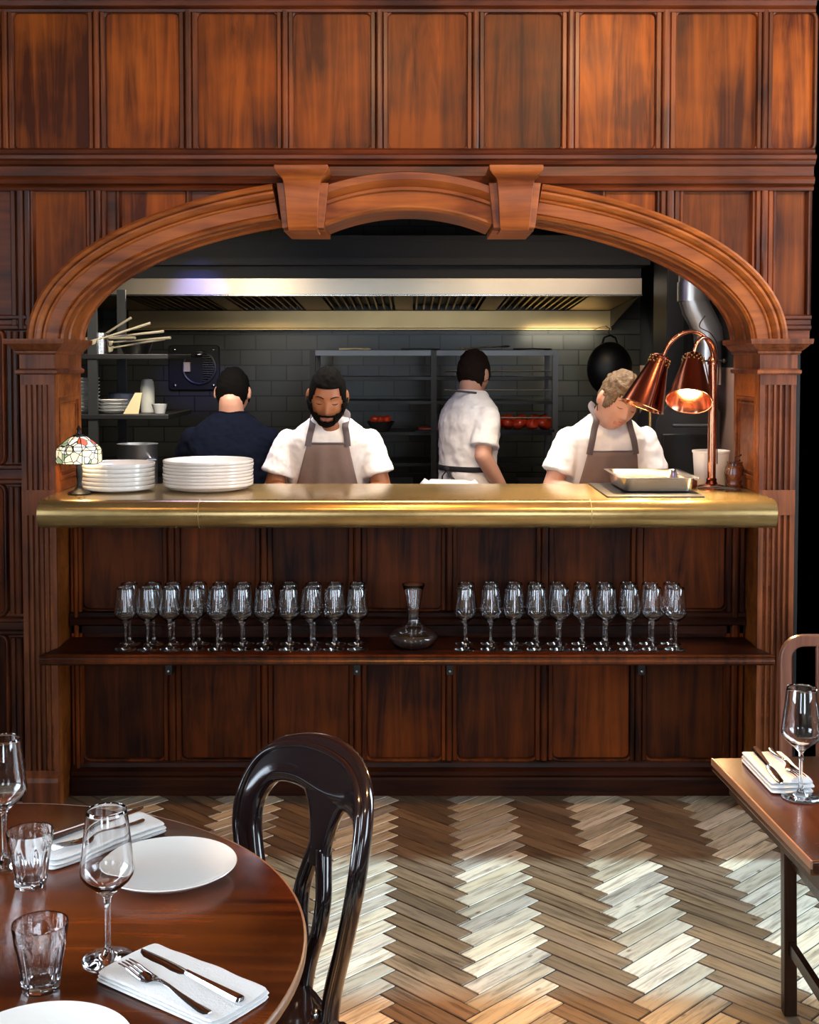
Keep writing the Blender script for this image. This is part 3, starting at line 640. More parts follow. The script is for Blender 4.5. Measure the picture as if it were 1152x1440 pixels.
# ------------------------------------------------------------------ linen napkins and cutlery
def napkin(label, loc, ang, L=.22, W=.10, seed=0, layers=3, H=.016):
    mb = MB(); nx, ny = 26, 12
    for k in range(layers):
        t = H/layers; z0 = k*t; sh_ = .004*(k % 2); rings = []
        l_ = L-.004*k; w_ = W-.003*((k+1) % 2)
        for i in range(nx+1):
            u = i/nx; x = -l_/2+l_*u; ring = []; ex = min(1, 14*min(u, 1-u)+.25); e2 = sqrt(max(0, 1-(1-min(1, 10*min(u, 1-u)))**2))
            wv = .0012*sin(9*u+seed+k)+.0008*sin(21*u+2*seed)
            hw = w_/2*(.965+.035*e2)
            for j in range(ny):
                a = 2*pi*j/ny; ca, sa = cos(a), sin(a)
                yy = hw*(1 if ca > 0 else -1)*abs(ca)**.22; zz = (t*.5*(.25+.75*e2))*(1 if sa > 0 else -1)*abs(sa)**.5
                sag = .0016*k*sin(3.1*u+seed)*cos(yy/w_*3)
                ring.append((x, yy+sh_*.4, z0+t*.5+zz+(wv*abs(.3+yy/w_)+sag if k else 0)))
            rings.append(ring)
        mb.loft(rings)
    o = mb.build('napkin', M['linen'], smooth=True, auto=70, sub=1); o.location = loc; o.rotation_euler = (0, 0, ang)
    tag(o, label, 'napkin', None); return o
def bar_strip(mb, st, y0=0, t=.0022):
    """st: (x, y, halfwidth, z)"""
    rings = [[(x, y0+y-w_, z+t*.25), (x, y0+y-w_*.6, z+t), (x, y0+y+w_*.6, z+t), (x, y0+y+w_, z+t*.25), (x, y0+y+w_*.6, z), (x, y0+y-w_*.6, z)] for x, y, w_, z in st]
    mb.loft(rings)
def fork(label, loc, ang):
    mb = MB()
    bar_strip(mb, [(-.052, 0, .006, .0045), (-.046, 0, .0115, .0028), (-.036, 0, .0125, .0020), (-.026, 0, .0105, .0030), (-.018, 0, .005, .0065), (-.008, 0, .0032, .0085), (.01, 0, .0032, .0080), (.035, 0, .0042, .0050), (.065, 0, .0062, .0022), (.085, 0, .0078, .0016), (.096, 0, .0074, .0022), (.101, 0, .004, .003)])
    for k in range(4):
        y = -.0096+.0064*k
        bar_strip(mb, [(-.040, y, .0020, .0024), (-.052, y, .0019, .0034), (-.070, y*.97, .0017, .0060), (-.088, y*.95, .0014, .0068), (-.096, y*.94, .0006, .0062)], t=.0018)
    o = mb.build('fork', M['cutlery'], smooth=True, auto=50); o.location = loc; o.rotation_euler = (0, 0, ang); tag(o, label, 'fork'); return o
def knife(label, loc, ang, flip=1):
    mb = MB()
    bar_strip(mb, [(-.112, .004*flip, .0008, .0006), (-.106, .002*flip, .0050, .0004), (-.092, 0, .0082, .0003), (-.060, 0, .0092, .0003), (-.030, 0, .0092, .0003), (-.012, 0, .0078, .0006), (-.004, 0, .0045, .0016)], t=.0016)
    bar_strip(mb, [(-.006, 0, .0042, .0006), (.004, 0, .0046, .0002), (.04, 0, .0062, 0), (.085, 0, .0085, 0), (.104, 0, .0090, 0), (.110, 0, .0070, .0005), (.112, 0, .004, .001)], t=.0058)
    o = mb.build('knife', M['cutlery'], smooth=True, auto=50); o.location = loc; o.rotation_euler = (0, 0, ang); tag(o, label, 'knife'); return o
NZ = TZ+.0005
a1 = math.atan2(-.138, .191)
napkin('folded white linen napkin nearest the camera on the round table, under fork and knife', (-.318, 1.700, NZ), a1, .240, .116, 1)
fork('steel fork on the near napkin of the round table', (-.336, 1.668, NZ+.0175), math.atan2(1.607-1.734, -.267+.403))
knife('steel knife on the near napkin of the round table', (-.309, 1.707, NZ+.0170), math.atan2(1.645-1.768, -.238+.382))
a2 = math.atan2(-.19, -.175)
napkin('folded white linen napkin at the far side of the round table behind the wine glass', (-.572, 2.225, NZ), a2, .25, .115, 2.3, H=.022)
knife('steel knife on the far napkin of the round table', (-.578, 2.258, NZ+.0230), math.atan2(2.331-2.180, -.508+.634)+pi, -1)
fork('steel fork on the far napkin of the round table', (-.560, 2.196, NZ+.0235), math.atan2(2.287-2.135, -.479+.615))
plate('side_plate', 'empty white plate at the far right of the round table beside the wine glass', (-.412, 2.090, NZ), .1165, group=None, h=.020)
plate('side_plate', 'empty white plate at the bottom edge of the photo on the round table', (-.462, 1.515, NZ), .1165, group=None, h=.020)
wine_glass('empty wine glass in front of the white plate on the round table', (-.442, 1.788, NZ), seg=72)
wine_glass('empty wine glass at the far left of the round table, cut by the photo edge', (-.705, 2.130, NZ), seg=72)
tumbler('faceted clear water tumbler farther from the camera, by the far napkin', (-.634, 2.045, NZ), .3)
tumbler('faceted clear water tumbler nearest the camera on the round table', (-.516, 1.705, NZ), .1)

# ------------------------------------------------------------------ right table
ra = R(3.85)
rtb = thing('dining_table', 'rectangular dark glossy dining table at the right edge of the photo', 'table', (.667, 2.712, 0), ra)
tt = MB().box(0, .80, -.566, 0, .732, .760).build('tabletop', M['mahog_dark'], rtb, bevel=.004)
MB().box(-.0012, .003, -.5665, .0, .745, .7605).build('worn_edge', M['edge'], tt, bevel=.001)
MB().box(.03, .77, -.052, -.032, .69, .732).box(.03, .77, -.534, -.514, .69, .732).box(.03, .05, -.514, -.052, .69, .732).box(.75, .77, -.514, -.052, .69, .732).build('apron', M['tabledark'], rtb)
MB().tube([(.42, -.28, .04), (.42, -.28, .70)], .038, 20).build('column', M['tabledark'], rtb, smooth=True)
MB().prism(rrect(.20, .64, -.50, -.06, .03), 'z', 0, .04).build('foot_plate', M['tabledark'], rtb, bevel=.008)
napkin('folded white linen napkin on the right-hand table under knife and fork', (.772, 2.585, NZ), R(-88), .215, .092, 4.1, H=.026)
knife('steel knife on the napkin of the right-hand table', (.752, 2.575, NZ+.027), R(88), 1)
fork('steel fork on the napkin of the right-hand table', (.791, 2.582, NZ+.027), R(92))
wine_glass('empty wine glass on the right-hand table beside the napkin', (.785, 2.462, NZ), seg=72)

# ------------------------------------------------------------------ wooden chair beyond the right table
ch = thing('dining_chair', 'plain reddish wooden chair with straight splats behind the right-hand table', 'chair', (1.15, 2.95, 0))
cw = M['chairwood']; cdk = M['tabledark']
hw = .215
path = [(-hw+.012, .44), (-hw+.012, .80)]+[(-hw+.012+.045*(1-cos(R(90*i/6))), .885+.047*sin(R(90*i/6))) for i in range(7)]
path += [(-x, z) for x, z in reversed(path)]
fr_ = MB(); n = len(path)
rings = []
for i, (x, z) in enumerate(path):
    a = path[max(i-1, 0)]; b = path[min(i+1, n-1)]; tx, tz = b[0]-a[0], b[1]-a[1]; l = hypot(tx, tz); nx, nz = -tz/l, tx/l
    yb_ = .13+.03*(z-.44)/.5
    rings.append([(x+nx*s_*.014, yb_+d*.011, z+nz*s_*.014) for s_, d in ((-1, -1), (1, -1), (1, 1), (-1, 1))])
fr_.loft(rings).build('back_frame', cw, ch, bevel=.003)
for x in (-.125, -.02, .085): MB().loft([[(x, .128, .47), (x+.042, .128, .47), (x+.042, .142, .47), (x, .142, .47)], [(x, .150, .925), (x+.042, .150, .925), (x+.042, .164, .925), (x, .164, .925)]]).build('back_slat', cw, ch, bevel=.002)
MB().box(-hw, hw, -.26, .145, .425, .452).build('seat', cw, ch, bevel=.008)
MB().box(-hw+.02, hw-.02, -.24, .13, .375, .425).build('seat_rail', cdk, ch)
for sx_ in (-1, 1):
    MB().loft([[(sx_*(hw-.018)+a, y0+b, z) for a, b in ((-.016, -.016), (.016, -.016), (.016, .016), (-.016, .016))] for z, y0 in ((0, .105), (.43, .128))]).build('rear_leg', cdk, ch, bevel=.002)
    MB().loft([[(sx_*(hw-.022)+a, -.235+b, z) for a, b in ((-s2, -s2), (s2, -s2), (s2, s2), (-s2, s2))] for z, s2 in ((0, .013), (.43, .018))]).build('front_leg', cdk, ch, bevel=.002)
    MB().box(sx_*(hw-.02)-.008, sx_*(hw-.02)+.008, -.23, .11, .155, .185).build('stretcher', cdk, ch)

# ------------------------------------------------------------------ balloon-back chair
BC = Vector((-.185, 2.33, 0)); al = R(55.6); RC = .47
tdir = Vector((cos(al), -sin(al), 0)); ndir = Vector((-sin(al), -cos(al), 0))       # across (far to near), towards the sitter
bch = thing('balloon_back_chair', 'black lacquered balloon-back chair pulled up to the round table', 'chair', BC)
def bp_(u, z, d=0):
    """point of the curved, raked back: u across, z height, d towards the sitter"""
    phi = u/RC; zz = (z-.44)/.46
    rake = -.075*max(0, zz)**1.3*1.0+.02
    off = RC*(1-cos(phi))
    return tdir*(RC*sin(phi))+ndir*(off+rake+d)*1.0+Vector((0, 0, z))-ndir*0
def ribbon(mb, pts, thick=.024, seg=14):
    """pts: (u, z, halfwidth); cross-section a soft lens across width and thickness"""
    n = len(pts); rings = []
    for i, (u, z, hw_) in enumerate(pts):
        a = pts[max(i-1, 0)]; b = pts[min(i+1, n-1)]; tu, tz = b[0]-a[0], b[1]-a[1]; l = hypot(tu, tz) or 1; nu, nz = -tz/l, tu/l
        ring = []
        for j in range(seg):
            t = 2*pi*j/seg; cx_ = abs(cos(t))**.8*(1 if cos(t) > 0 else -1); sy_ = abs(sin(t))**.8*(1 if sin(t) > 0 else -1)
            ring.append(bp_(u+nu*cx_*hw_, z+nz*cx_*hw_, sy_*thick/2))
        rings.append(ring)
    mb.loft(rings)
def spl(P, n=8):
    out = []
    for i in range(len(P)-1):
        p0 = P[max(i-1, 0)]; p1 = P[i]; p2 = P[i+1]; p3 = P[min(i+2, len(P)-1)]
        for k in range(n):
            t = k/n; out.append(tuple(.5*((2*b)+(c-a)*t+(2*a-5*b+4*c-d)*t*t+(3*b-a-3*c+d)*t**3) for a, b, c, d in zip(p0, p1, p2, p3)))
    return out+[tuple(P[-1])]
hoop = [(-.125, .40, .022), (-.135, .50, .022), (-.175, .60, .022), (-.210, .70, .024), (-.208, .770, .029), (-.172, .828, .040), (-.100, .850, .050), (0, .850, .062)]
hoop = hoop+[(-a, b, c) for a, b, c in reversed(hoop[:-1])]
hb = MB(); ribbon(hb, spl(hoop), .036, 16); hb.build('hoop', M['lacquer'], bch, smooth=True, auto=80)
# raised bead along the outer edge of the hoop
bd = MB(); P = spl(hoop); n = len(P); pts = []
for i, (u, z, hw_) in enumerate(P):
    a = P[max(i-1, 0)]; b = P[min(i+1, n-1)]; tu, tz = b[0]-a[0], b[1]-a[1]; l = hypot(tu, tz); pts.append(bp_(u-tz/l*(hw_*.62), z+tu/l*(hw_*.62), .017))
bd.tube(pts, .007, 8); bd.build('bead', M['lacquer'], bch, smooth=True, auto=80)
sp_ = MB(); ribbon(sp_, spl([(0, .850, .105), (0, .815, .088), (0, .785, .062), (0, .755, .044), (0, .72, .034), (0, .68, .032)]), .030, 16)
for s_ in (-1, 1):
    ribbon(sp_, spl([(s_*.012, .71, .016), (s_*.028, .665, .0155), (s_*.040, .62, .0155), (s_*.036, .565, .015), (s_*.018, .515, .015), (s_*.006, .47, .017), (0, .43, .018)]), .030, 12)
sp_.build('splat', M['lacquer'], bch, smooth=True, auto=80)
st_ = MB(); rings = []
for z, e in ((.405, -.012), (.42, 0), (.445, 0), (.458, -.010), (.462, -.03)):
    ring = []
    for j in range(40):
        t = 2*pi*j/40; u = cos(t); v = sin(t); wu = (.205+e); dv = .215+e
        uu = abs(u)**.7*(1 if u > 0 else -1)*wu*(1+.10*v); vv = abs(v)**.7*(1 if v > 0 else -1)*dv
        ring.append(tdir*uu+ndir*(.225+vv)+Vector((0, 0, z)))
    rings.append(ring)
st_.loft(rings); st_.build('seat', M['lacquer'], bch, smooth=True, auto=50)
rl = MB(); ribbon(rl, [(-.15, .425, .03), (0, .425, .03), (.15, .425, .03)], .03, 12); rl.build('rear_rail', M['lacquer'], bch, smooth=True)
for s_ in (-1, 1):
    MB().tube([tdir*(s_*u)+ndir*v+Vector((0, 0, z)) for u, v, z in ((.150, -.075, 0), (.147, -.045, .12), (.142, -.010, .28), (.138, .030, .43))], [.013, .015, .018, .021], 10).build('rear_leg', M['lacquer'], bch, smooth=True)
    MB().tube([tdir*(s_*u)+ndir*v+Vector((0, 0, z)) for u, v, z in ((.185, .43, 0), (.180, .415, .05), (.170, .40, .15), (.172, .405, .30), (.175, .40, .415))], [.012, .014, .017, .024, .026], 12).build('front_leg', M['lacquer'], bch, smooth=True)
    MB().ball(bp_(s_*.125, .462, .03), .010, 10, 8).build('stud', M['cutlery'], bch, smooth=True)
# ------------------------------------------------------------------ on the pass counter
CZ = 1.1585
tl = thing('table_lamp', 'small leaded-glass table lamp with bronze foot at the left end of the counter', 'lamp', (-1.178, 4.425, CZ))
MB().lathe([(.001, 0), (.040, 0), (.042, .004), (.036, .009), (.022, .014), (.012, .024), (.008, .040), (.0105, .060), (.013, .085), (.009, .110), (.007, .130), (.007, .200), (.001, .202)], seg=24).build('base', M['blackm'], tl, smooth=True)
def hexr(r, z, n=8): return [(r*cos(2*pi*(j+.5)/n), r*sin(2*pi*(j+.5)/n), z) for j in range(n)]
shd = MB().loft([hexr(.076, .112), hexr(.080, .120), hexr(.079, .160), hexr(.070, .172), hexr(.036, .200), hexr(.020, .207)], cap=False)
so_ = shd.build('lamp_shade', M['tiffany'], tl); sm_ = so_.modifiers.new('s', 'SOLIDIFY'); sm_.thickness = .002
cap_ = MB().lathe([(.001, .204), (.022, .204), (.020, .212), (.008, .216), (.006, .226), (.009, .232), (.004, .242), (.001, .246)], seg=20); cap_.build('finial', M['blackm'], tl, smooth=True)
lf = MB()
for j in range(8):
    a = 2*pi*(j+.5)/8; lf.tube([(r*cos(a), r*sin(a), z) for r, z in ((.077, .112), (.0812, .120), (.0802, .160), (.071, .1725), (.036, .2010), (.021, .208))], .0014, 6)
for r, z in ((.0775, .112), (.0805, .160), (.0715, .1725)): lf.tube(hexr(r*1.005, z)+[hexr(r*1.005, z)[0]], .0013, 6)
lf.build('leading', M['blackm'], so_)
light('POINT', 'table_lamp_light', (-1.178, 4.425, CZ+.155), 1.6, (1, .72, .42), size=.018)

hl = thing('heat_lamp', 'twin-headed copper heat lamp arching over the right of the pass', 'lamp', (1.125, 4.62, CZ))
HO = (1.125, 4.62, CZ)
MB().lathe([(.001, 0), (.050, 0), (.052, .006), (.046, .012), (.022, .018), (.018, .030), (.020, .034), (.014, .042), (.001, .044)], seg=32).build('base', M['copperdark'], hl, smooth=True)
MB().lathe([(.001, .03), (.0155, .03), (.0155, .46), (.019, .462), (.019, .478), (.013, .49), (.001, .49)], seg=24).build('pole', M['copper'], hl, smooth=True)
mk = MB().tube([(-.045, 0, .475), (-.02, 0, .475)], .004, 8).tube([(.018, 0, .475), (.04, 0, .475)], .0045, 8).ball((.042, 0, .475), .008, 10, 8).ball((-.046, 0, .475), .006, 10, 8).build('clamp_screw', M['black'], hl, smooth=True)
def arc3(P): return spl(P, 6)
MB().tube([Vector(p)-Vector(HO) for p in arc3([(1.122, 4.62, 1.60), (1.122, 4.618, 1.665), (1.092, 4.612, 1.722), (1.045, 4.606, 1.742), (.995, 4.60, 1.728), (.955, 4.60, 1.690), (.935, 4.60, 1.648)])], .0078, 10).build('arm', M['copper'], hl, smooth=True)
MB().tube([Vector(p)-Vector(HO) for p in arc3([(1.128, 4.61, 1.60), (1.130, 4.60, 1.660), (1.108, 4.58, 1.705), (1.072, 4.56, 1.718), (1.045, 4.55, 1.690), (1.036, 4.55, 1.642)])], .0065, 10).build('arm', M['copper'], hl, smooth=True)
MB().tube([Vector(p)-Vector(HO) for p in arc3([(1.145, 4.62, 1.25), (1.143, 4.62, 1.45), (1.145, 4.615, 1.66), (1.118, 4.61, 1.73), (1.07, 4.60, 1.76), (1.09, 4.60, 1.80)])], .0022, 6).build('cable', M['black'], hl, smooth=True)
def lampshade(top, rim, r0=.036, r1=.080):
    top = Vector(top); rim = Vector(rim); ax = (rim-top); L = ax.length; ax.normalize()
    q_ = ax.to_track_quat('Z', 'Y'); mt = q_.to_matrix()
    mb = MB(); seg = 40
    pr = [(.012, -.004), (r0*.9, 0), (r0, .006), (r0+.002, .035), (r1, L-.004), (r1+.002, L), (r1-.001, L), (r1-.004, L-.006), (r0-.002, .036), (r0*.8, .012), (.010, .008)]
    rings = [[mt @ Vector((r*cos(2*pi*j/seg), r*sin(2*pi*j/seg), z))+top-Vector(HO) for j in range(seg)] for r, z in pr]
    mb.loft(rings); sd = mb.build('lamp_shade', M['copperdark'], hl, smooth=True, auto=50)
    sd.data.materials.append(M['copper']); nq = 0
    for p_ in sd.data.polygons:
        if seg*6 <= p_.index < seg*9: p_.material_index = 1
    vh = MB()
    for k in range(14):
        for rr_, zz in ((r0+.0022, .010), (r0+.0024, .020), (r0+.0026, .030)):
            a = 2*pi*(k+.5*(zz > .015 and zz < .025))/14; vh.ball(mt @ Vector((rr_*cos(a), rr_*sin(a), zz))+top-Vector(HO), .0030, 6, 5)
    vh.build('vent_rivets', M['brass'], sd, smooth=True)
    sm = MB().tube([mt @ Vector((r*cos(0), r*sin(0), z))+top-Vector(HO) for r, z in ((r0+.003, .004), (r1+.002, L))], .0022, 6); sm.build('seam', M['copper'], sd)
    rg = MB(); rg.loft([[mt @ Vector(((r1+.001+.0022*cos(b))*cos(2*pi*j/seg), (r1+.001+.0022*cos(b))*sin(2*pi*j/seg), L+.0022*sin(b)))+top-Vector(HO) for j in range(seg)] for b in [2*pi*i/8 for i in range(8)]], closed=True); rg.build('rim', M['copper'], sd, smooth=True)
    bc = top+ax*(L*.60)
    MB().ball(mt @ Vector((0, 0, L*.58))+top-Vector(HO), (.034, .034, .034), 20, 14).build('bulb', M['bulb'], sd, smooth=True)
    l = light('SPOT', 'heat_lamp_light', tuple(top+ax*(L*.93)), 60, (1, .66, .30), size=.03, spot=120, blend=.6); l.rotation_euler = ax.to_track_quat('-Z', 'Y').to_euler()
lampshade((.930, 4.60, 1.652), (.858, 4.585, 1.466))
lampshade((1.036, 4.55, 1.650), (1.000, 4.445, 1.490))

mt_ = MB().prism(rrect(.69, 1.03, 4.315, 4.79, .01), 'z', CZ, CZ+.004).build('counter_mat', M['black']); tag(mt_, 'thin black mat under the steel tray on the brass counter', 'mat')
# gastronorm tray
gp = MB(); z0 = CZ+.005
def rr3(x0, x1, y0, y1, r, z): return [(a, b, z) for a, b in rrect(x0, x1, y0, y1, r, 4)]
X0, X1, Y0, Y1 = .748, 1.035, 4.41, 4.785
gp.loft([rr3(X0+.03, X1-.03, Y0+.03, Y1-.03, .02, z0), rr3(X0+.022, X1-.022, Y0+.022, Y1-.022, .028, z0+.005), rr3(X0+.014, X1-.014, Y0+.014, Y1-.014, .03, z0+.050), rr3(X0+.010, X1-.010, Y0+.010, Y1-.010, .03, z0+.053), rr3(X0, X1, Y0, Y1, .012, z0+.053), rr3(X0, X1, Y0, Y1, .012, z0+.0545),
         rr3(X0+.012, X1-.012, Y0+.012, Y1-.012, .03, z0+.0545), rr3(X0+.0155, X1-.0155, Y0+.0155, Y1-.0155, .03, z0+.050), rr3(X0+.024, X1-.024, Y0+.024, Y1-.024, .026, z0+.007), rr3(X0+.032, X1-.032, Y0+.032, Y1-.032, .02, z0+.0025)])
gt = gp.build('steel_tray', M['steel'], smooth=True, auto=40); tag(gt, 'shallow rectangular stainless steel tray under the heat lamps', 'tray')
# tub and wooden mills
o = MB().lathe([(.001, 0), (.058, 0), (.060, .003), (.068, .125), (.071, .127), (.071, .134), (.067, .134), (.064, .125), (.056, .006), (.001, .004)], seg=40).build('tub', M['plastic'], smooth=True, auto=45)
o.location = (1.150, 4.735, CZ); tag(o, 'white plastic tub behind the heat lamp pole', 'tub')
def mill(label, loc, s=1.0):
    t = thing('pepper_mill', label, 'mill', loc)
    MB().lathe([(.001, 0), (.026*s, 0), (.027*s, .006*s), (.020*s, .012*s), (.024*s, .020*s), (.021*s, .03*s), (.026*s, .042*s), (.030*s, .062*s), (.024*s, .078*s), (.026*s, .084*s), (.001, .086*s)], seg=28).build('body', M['pot'], t, smooth=True)
    MB().tube([(0, 0, .085*s), (0, 0, .10*s), (.02, 0, .103*s)], .0022, 6).ball((.022, 0, .106*s), .004, 8, 6).build('crank', M['blackm'], t, smooth=True)
mill('squat dark red wooden mill at the right end of the counter', (1.190, 4.555, CZ), 1.05)
mill('taller dark wooden mill against the right jamb of the arch', (1.222, 4.66, CZ), 1.15)
o = MB().lathe([(.001, 0), (.024, 0), (.026, .004), (.026, .026), (.028, .028), (.022, .028), (.022, .006), (.001, .004)], seg=24).build('tealight_holder', M['pot'], smooth=True); o.location = (1.055, 4.66, CZ); tag(o, 'small dark holder beside the foot of the heat lamp', 'candle holder')
tg = thing('tongs', 'black tongs lying at the foot of the heat lamp', 'tongs', (1.12, 4.52, CZ))
MB().tube([(-.07, .02, .012), (.0, 0, .018), (.06, -.03, .012)], [.004, .004, .006], 6, flat=.5).tube([(-.07, .02, .012), (.0, .012, .010), (.07, -.012, .008)], [.004, .004, .006], 6, flat=.5).build('arms', M['black'], tg, smooth=True)

# ------------------------------------------------------------------ kitchen shell
struct('wall_kitchen_back', MB().box(-2.5, 1.6, 8.1, 8.2, 0, 2.95), M['tile'])
struct('wall_kitchen_left', MB().box(-2.5, -2.4, 4.79, 8.2, 0, 2.95), M['dark'])
struct('wall_kitchen_right', MB().box(1.50, 1.6, 4.79, 8.1, 1.60, 2.95), M['greyduct'])
struct('wall_kitchen_right', MB().box(1.50, 1.6, 4.79, 8.1, 0, 1.60), M['pinkwall'])
struct('ceiling_kitchen', MB().box(-2.5, 1.6, 4.79, 8.2, 2.95, 3.0), M['dark'])
struct('wall_front_lining', MB().prism([(1.5, 1.75), (1.5, 2.95), (-2.4, 2.95), (-2.4, 0), (-1.33, 0), (-1.33, 1.70)]+[(XC+1.30*cos(R(180-180*i/24)), SPR+.535*sin(R(180-180*i/24))) for i in range(25)]+[(1.32, 1.70), (1.32, 1.75)], 'y', 4.792, 4.81), M['dark'])
# ceiling duct and beam
o = thing('ceiling_duct', 'dark rectangular ventilation trunk under the kitchen ceiling', 'duct', (0, 6.2, 2.5))
MB().box(-2.2, 1.45, -.25, .25, -.05, .25).build('trunk', M['greyduct'], o)
MB().box(-2.2, 1.45, -.262, -.25, -.055, -.035).build('flange', M['greym'], o)
for x in (-.6, .45): MB().tube([(x, -.1, -.05), (x+.06, -.28, .12)], .02, 8).build('hanger', M['greym'], o)

# extractor hood
hd = thing('extractor_hood', 'long stainless steel extractor hood spanning the kitchen back wall', 'hood', (0, 7.5, 1.83)); ho = (0, 7.5, 1.83)
MB().box(-2.0, 1.295, 6.95, 6.975, 1.998, 2.090).build('fascia', M['fascia'], hd, off=ho, bevel=.002)
MB().box(-2.0, 1.297, 6.940, 6.975, 1.990, 2.000).build('drip_lip', M['steel'], hd, off=ho, bevel=.002)
MB().box(-2.0, 1.29, 6.976, 8.1, 2.30, 2.33).box(-2.0, 1.29, 6.98, 7.0, 2.09, 2.33).build('canopy', M['greyduct'], hd, off=ho)
MB().box(-2.05, 1.33, 6.90, 8.09, 2.16, 2.20).build('ledge', M['greyduct'], hd, off=ho)
MB().box(-1.80, 1.295, 7.985, 8.0, 1.838, 1.950).box(-1.80, 1.295, 7.985, 8.09, 1.825, 1.838).build('trough', M['hoodsteel'], hd, off=ho, bevel=.002)
for x in (-2.0, 1.285):
    MB().prism([(6.975, 2.30), (6.975, 1.998), (7.99, 1.84), (8.09, 1.84), (8.09, 2.30)], 'x', x, x+.008).build('end_panel', M['greyduct'], hd, off=ho)
def slope(y): return 1.998-.048*(y-6.975)/1.01
MB().prism([(6.975, 2.030), (7.985, 1.985), (7.985, 1.992), (6.975, 2.037)], 'x', -1.99, 1.28).build('filter_back', M['black'], hd, off=ho)
segs = [(-1.95, -1.62, 0), (-1.62, -1.28, 0), (-1.28, -.96, 1), (-.96, -.78, 0), (-.78, -.36, 1), (-.36, -.20, 0), (-.20, .17, 1), (.17, .36, 0), (.36, .66, 1), (.66, .83, 0), (.83, 1.15, 1), (1.15, 1.28, 0)]
segs = [(-1.95, -1.62, 0), (-1.62, -1.16, 1), (-1.16, -1.06, 0), (-1.06, -.66, 1), (-.66, -.50, 0), (-.50, -.09, 1), (-.09, .02, 0), (.02, .44, 1), (.44, .55, 0), (.55, 1.02, 1), (1.02, 1.28, 0)]
for a, b, f_ in segs:
    if not f_:
        MB().prism([(6.975, 2.0), (7.985, 1.952), (7.985, 1.958), (6.975, 2.006)], 'x', a, b).build('blank_panel', M['hoodsteel'], hd, off=ho)
    else:
        fm = MB(); n_ = int((b-a)/.042)
        for k in range(n_):
            x = a+(b-a)*(k+.5)/n_; fm.prism([(6.98, 2.0), (7.98, 1.955), (7.98, 1.985), (6.98, 2.03)], 'x', x-.005, x+.005)
        fm.build('baffle_filter', M['hoodsteel'], hd, off=ho)

# gantry rack with shelves
rk = thing('kitchen_rack', 'tall dark steel rack with shelves against the kitchen back wall', 'rack', (.14, 7.35, 0)); ro = (.14, 7.35, 0)
for x in (-.56, .14, .842):
    for y in (7.2, 7.6): MB().box(x-.016, x+.016, y-.016, y+.016, 0, 1.69).build('post', M['greym'] if x > .5 else M['black'], rk, off=ro)
for z in (1.66, 1.52, 1.38, 1.20, 1.02, .80, .5): MB().box(-.57, .85, 7.19, 7.61, z, z+.018 if z < 1.6 else z+.03).build('shelf', M['greym'] if z > 1.6 else M['blackm'], rk, off=ro)
for z in (1.57, 1.46, 1.30): MB().tube([(.2, 7.2, z), (.82, 7.2, z)], .005, 8).build('rod', M['greym'], rk, off=ro)
def tool(name, label, x, y, z, L_, ang, mat, cat, tilt=0):
    o = MB().tube([(-L_/2, 0, 0), (L_*.1, 0, .003), (L_/2, 0, 0)], [.006, .004, .005], 8).ball((L_/2, 0, 0), (.03, .02, .006), 12, 8).build(name, mat, smooth=True)
    o.location = (x, y, z); o.rotation_euler = (0, tilt, ang); tag(o, label, cat); return o
tool('spatula', 'pale-handled spatula lying on the rack top above the bearded cook', -.33, 7.24, 1.698, .16, .1, M['card'], 'spatula')
tool('ladle', 'steel ladle lying on the rack top, right of the cook with his back turned', .42, 7.24, 1.705, .28, .15, M['steel'], 'ladle', -.06)
tool('spoon', 'dark spoon on the rack top, just left of the turned cook', .05, 7.23, 1.697, .2, -.2, M['greym'], 'spoon')
tool('skimmer', 'dark skimmer at the right end of the rack top', .70, 7.22, 1.697, .2, .1, M['blackm'], 'skimmer')
# trays of red meat
def meat(label, loc, s, seed):
    mb = MB(); mb.ball((0, 0, 0), (.040*s, .032*s, .028*s), 18, 12)
    mb.v = [tuple(Vector(v)*(1+.28*noise.noise(Vector(v)*38+Vector((seed, 0, 0))))) for v in mb.v]
    o = mb.build('meat_piece', M['meat'], smooth=True, auto=180); o.location = loc; o.rotation_euler = (0, .3, seed); tag(o, label, 'meat', 'glazed red meat on the rack'); return o
mtray = MB().prism(rrect(.46, .84, 7.17, 7.50, .02), 'z', 1.219, 1.232).build('oven_tray', M['blackm']); tag(mtray, 'dark oven tray of red meat pieces on the rack, right of the turned cook', 'tray')
k = 0
for i in range(5):
    for j in range(2):
        meat('glossy red meat piece on the rack tray, %s from left, %s row' % (ordn(i), 'front' if j == 0 else 'back'), (.50+.070*i+.02*j, 7.22+.09*j, 1.266+.016*j), 1.15, i*1.7+j*5); k += 1
bw = MB().lathe([(.001, 0), (.05, 0), (.08, .05), (.083, .055), (.077, .053), (.047, .006), (.001, .005)], seg=28).build('bowl', M['greym'], smooth=True); bw.location = (-.17, 7.30, 1.2205); tag(bw, 'steel bowl of red pieces on the rack right of the bearded cook', 'bowl')
for i, (dx, dy) in enumerate(((-.035, 0), (.035, .01), (0, -.02))): meat('red piece heaped in the steel bowl on the rack, %s one' % ('left', 'right', 'front')[i], (-.17+dx, 7.30+dy, 1.285), .8, 9+i)
mt2 = MB().prism(rrect(.02, .32, 7.18, 7.5, .02), 'z', 1.219, 1.228).build('oven_tray', M['blackm']); tag(mt2, 'dark tray with a flat red slab, left of the turned cook', 'tray')
o = MB().prism(rrect(.05, .24, 7.20, 7.42, .03), 'z', 1.229, 1.243).build('meat_slab', plain('dark_meat', (.20, .035, .02, 1), .4, noisy=.4), bevel=.004); tag(o, 'flat dull red slab of meat on the dark tray', 'meat')
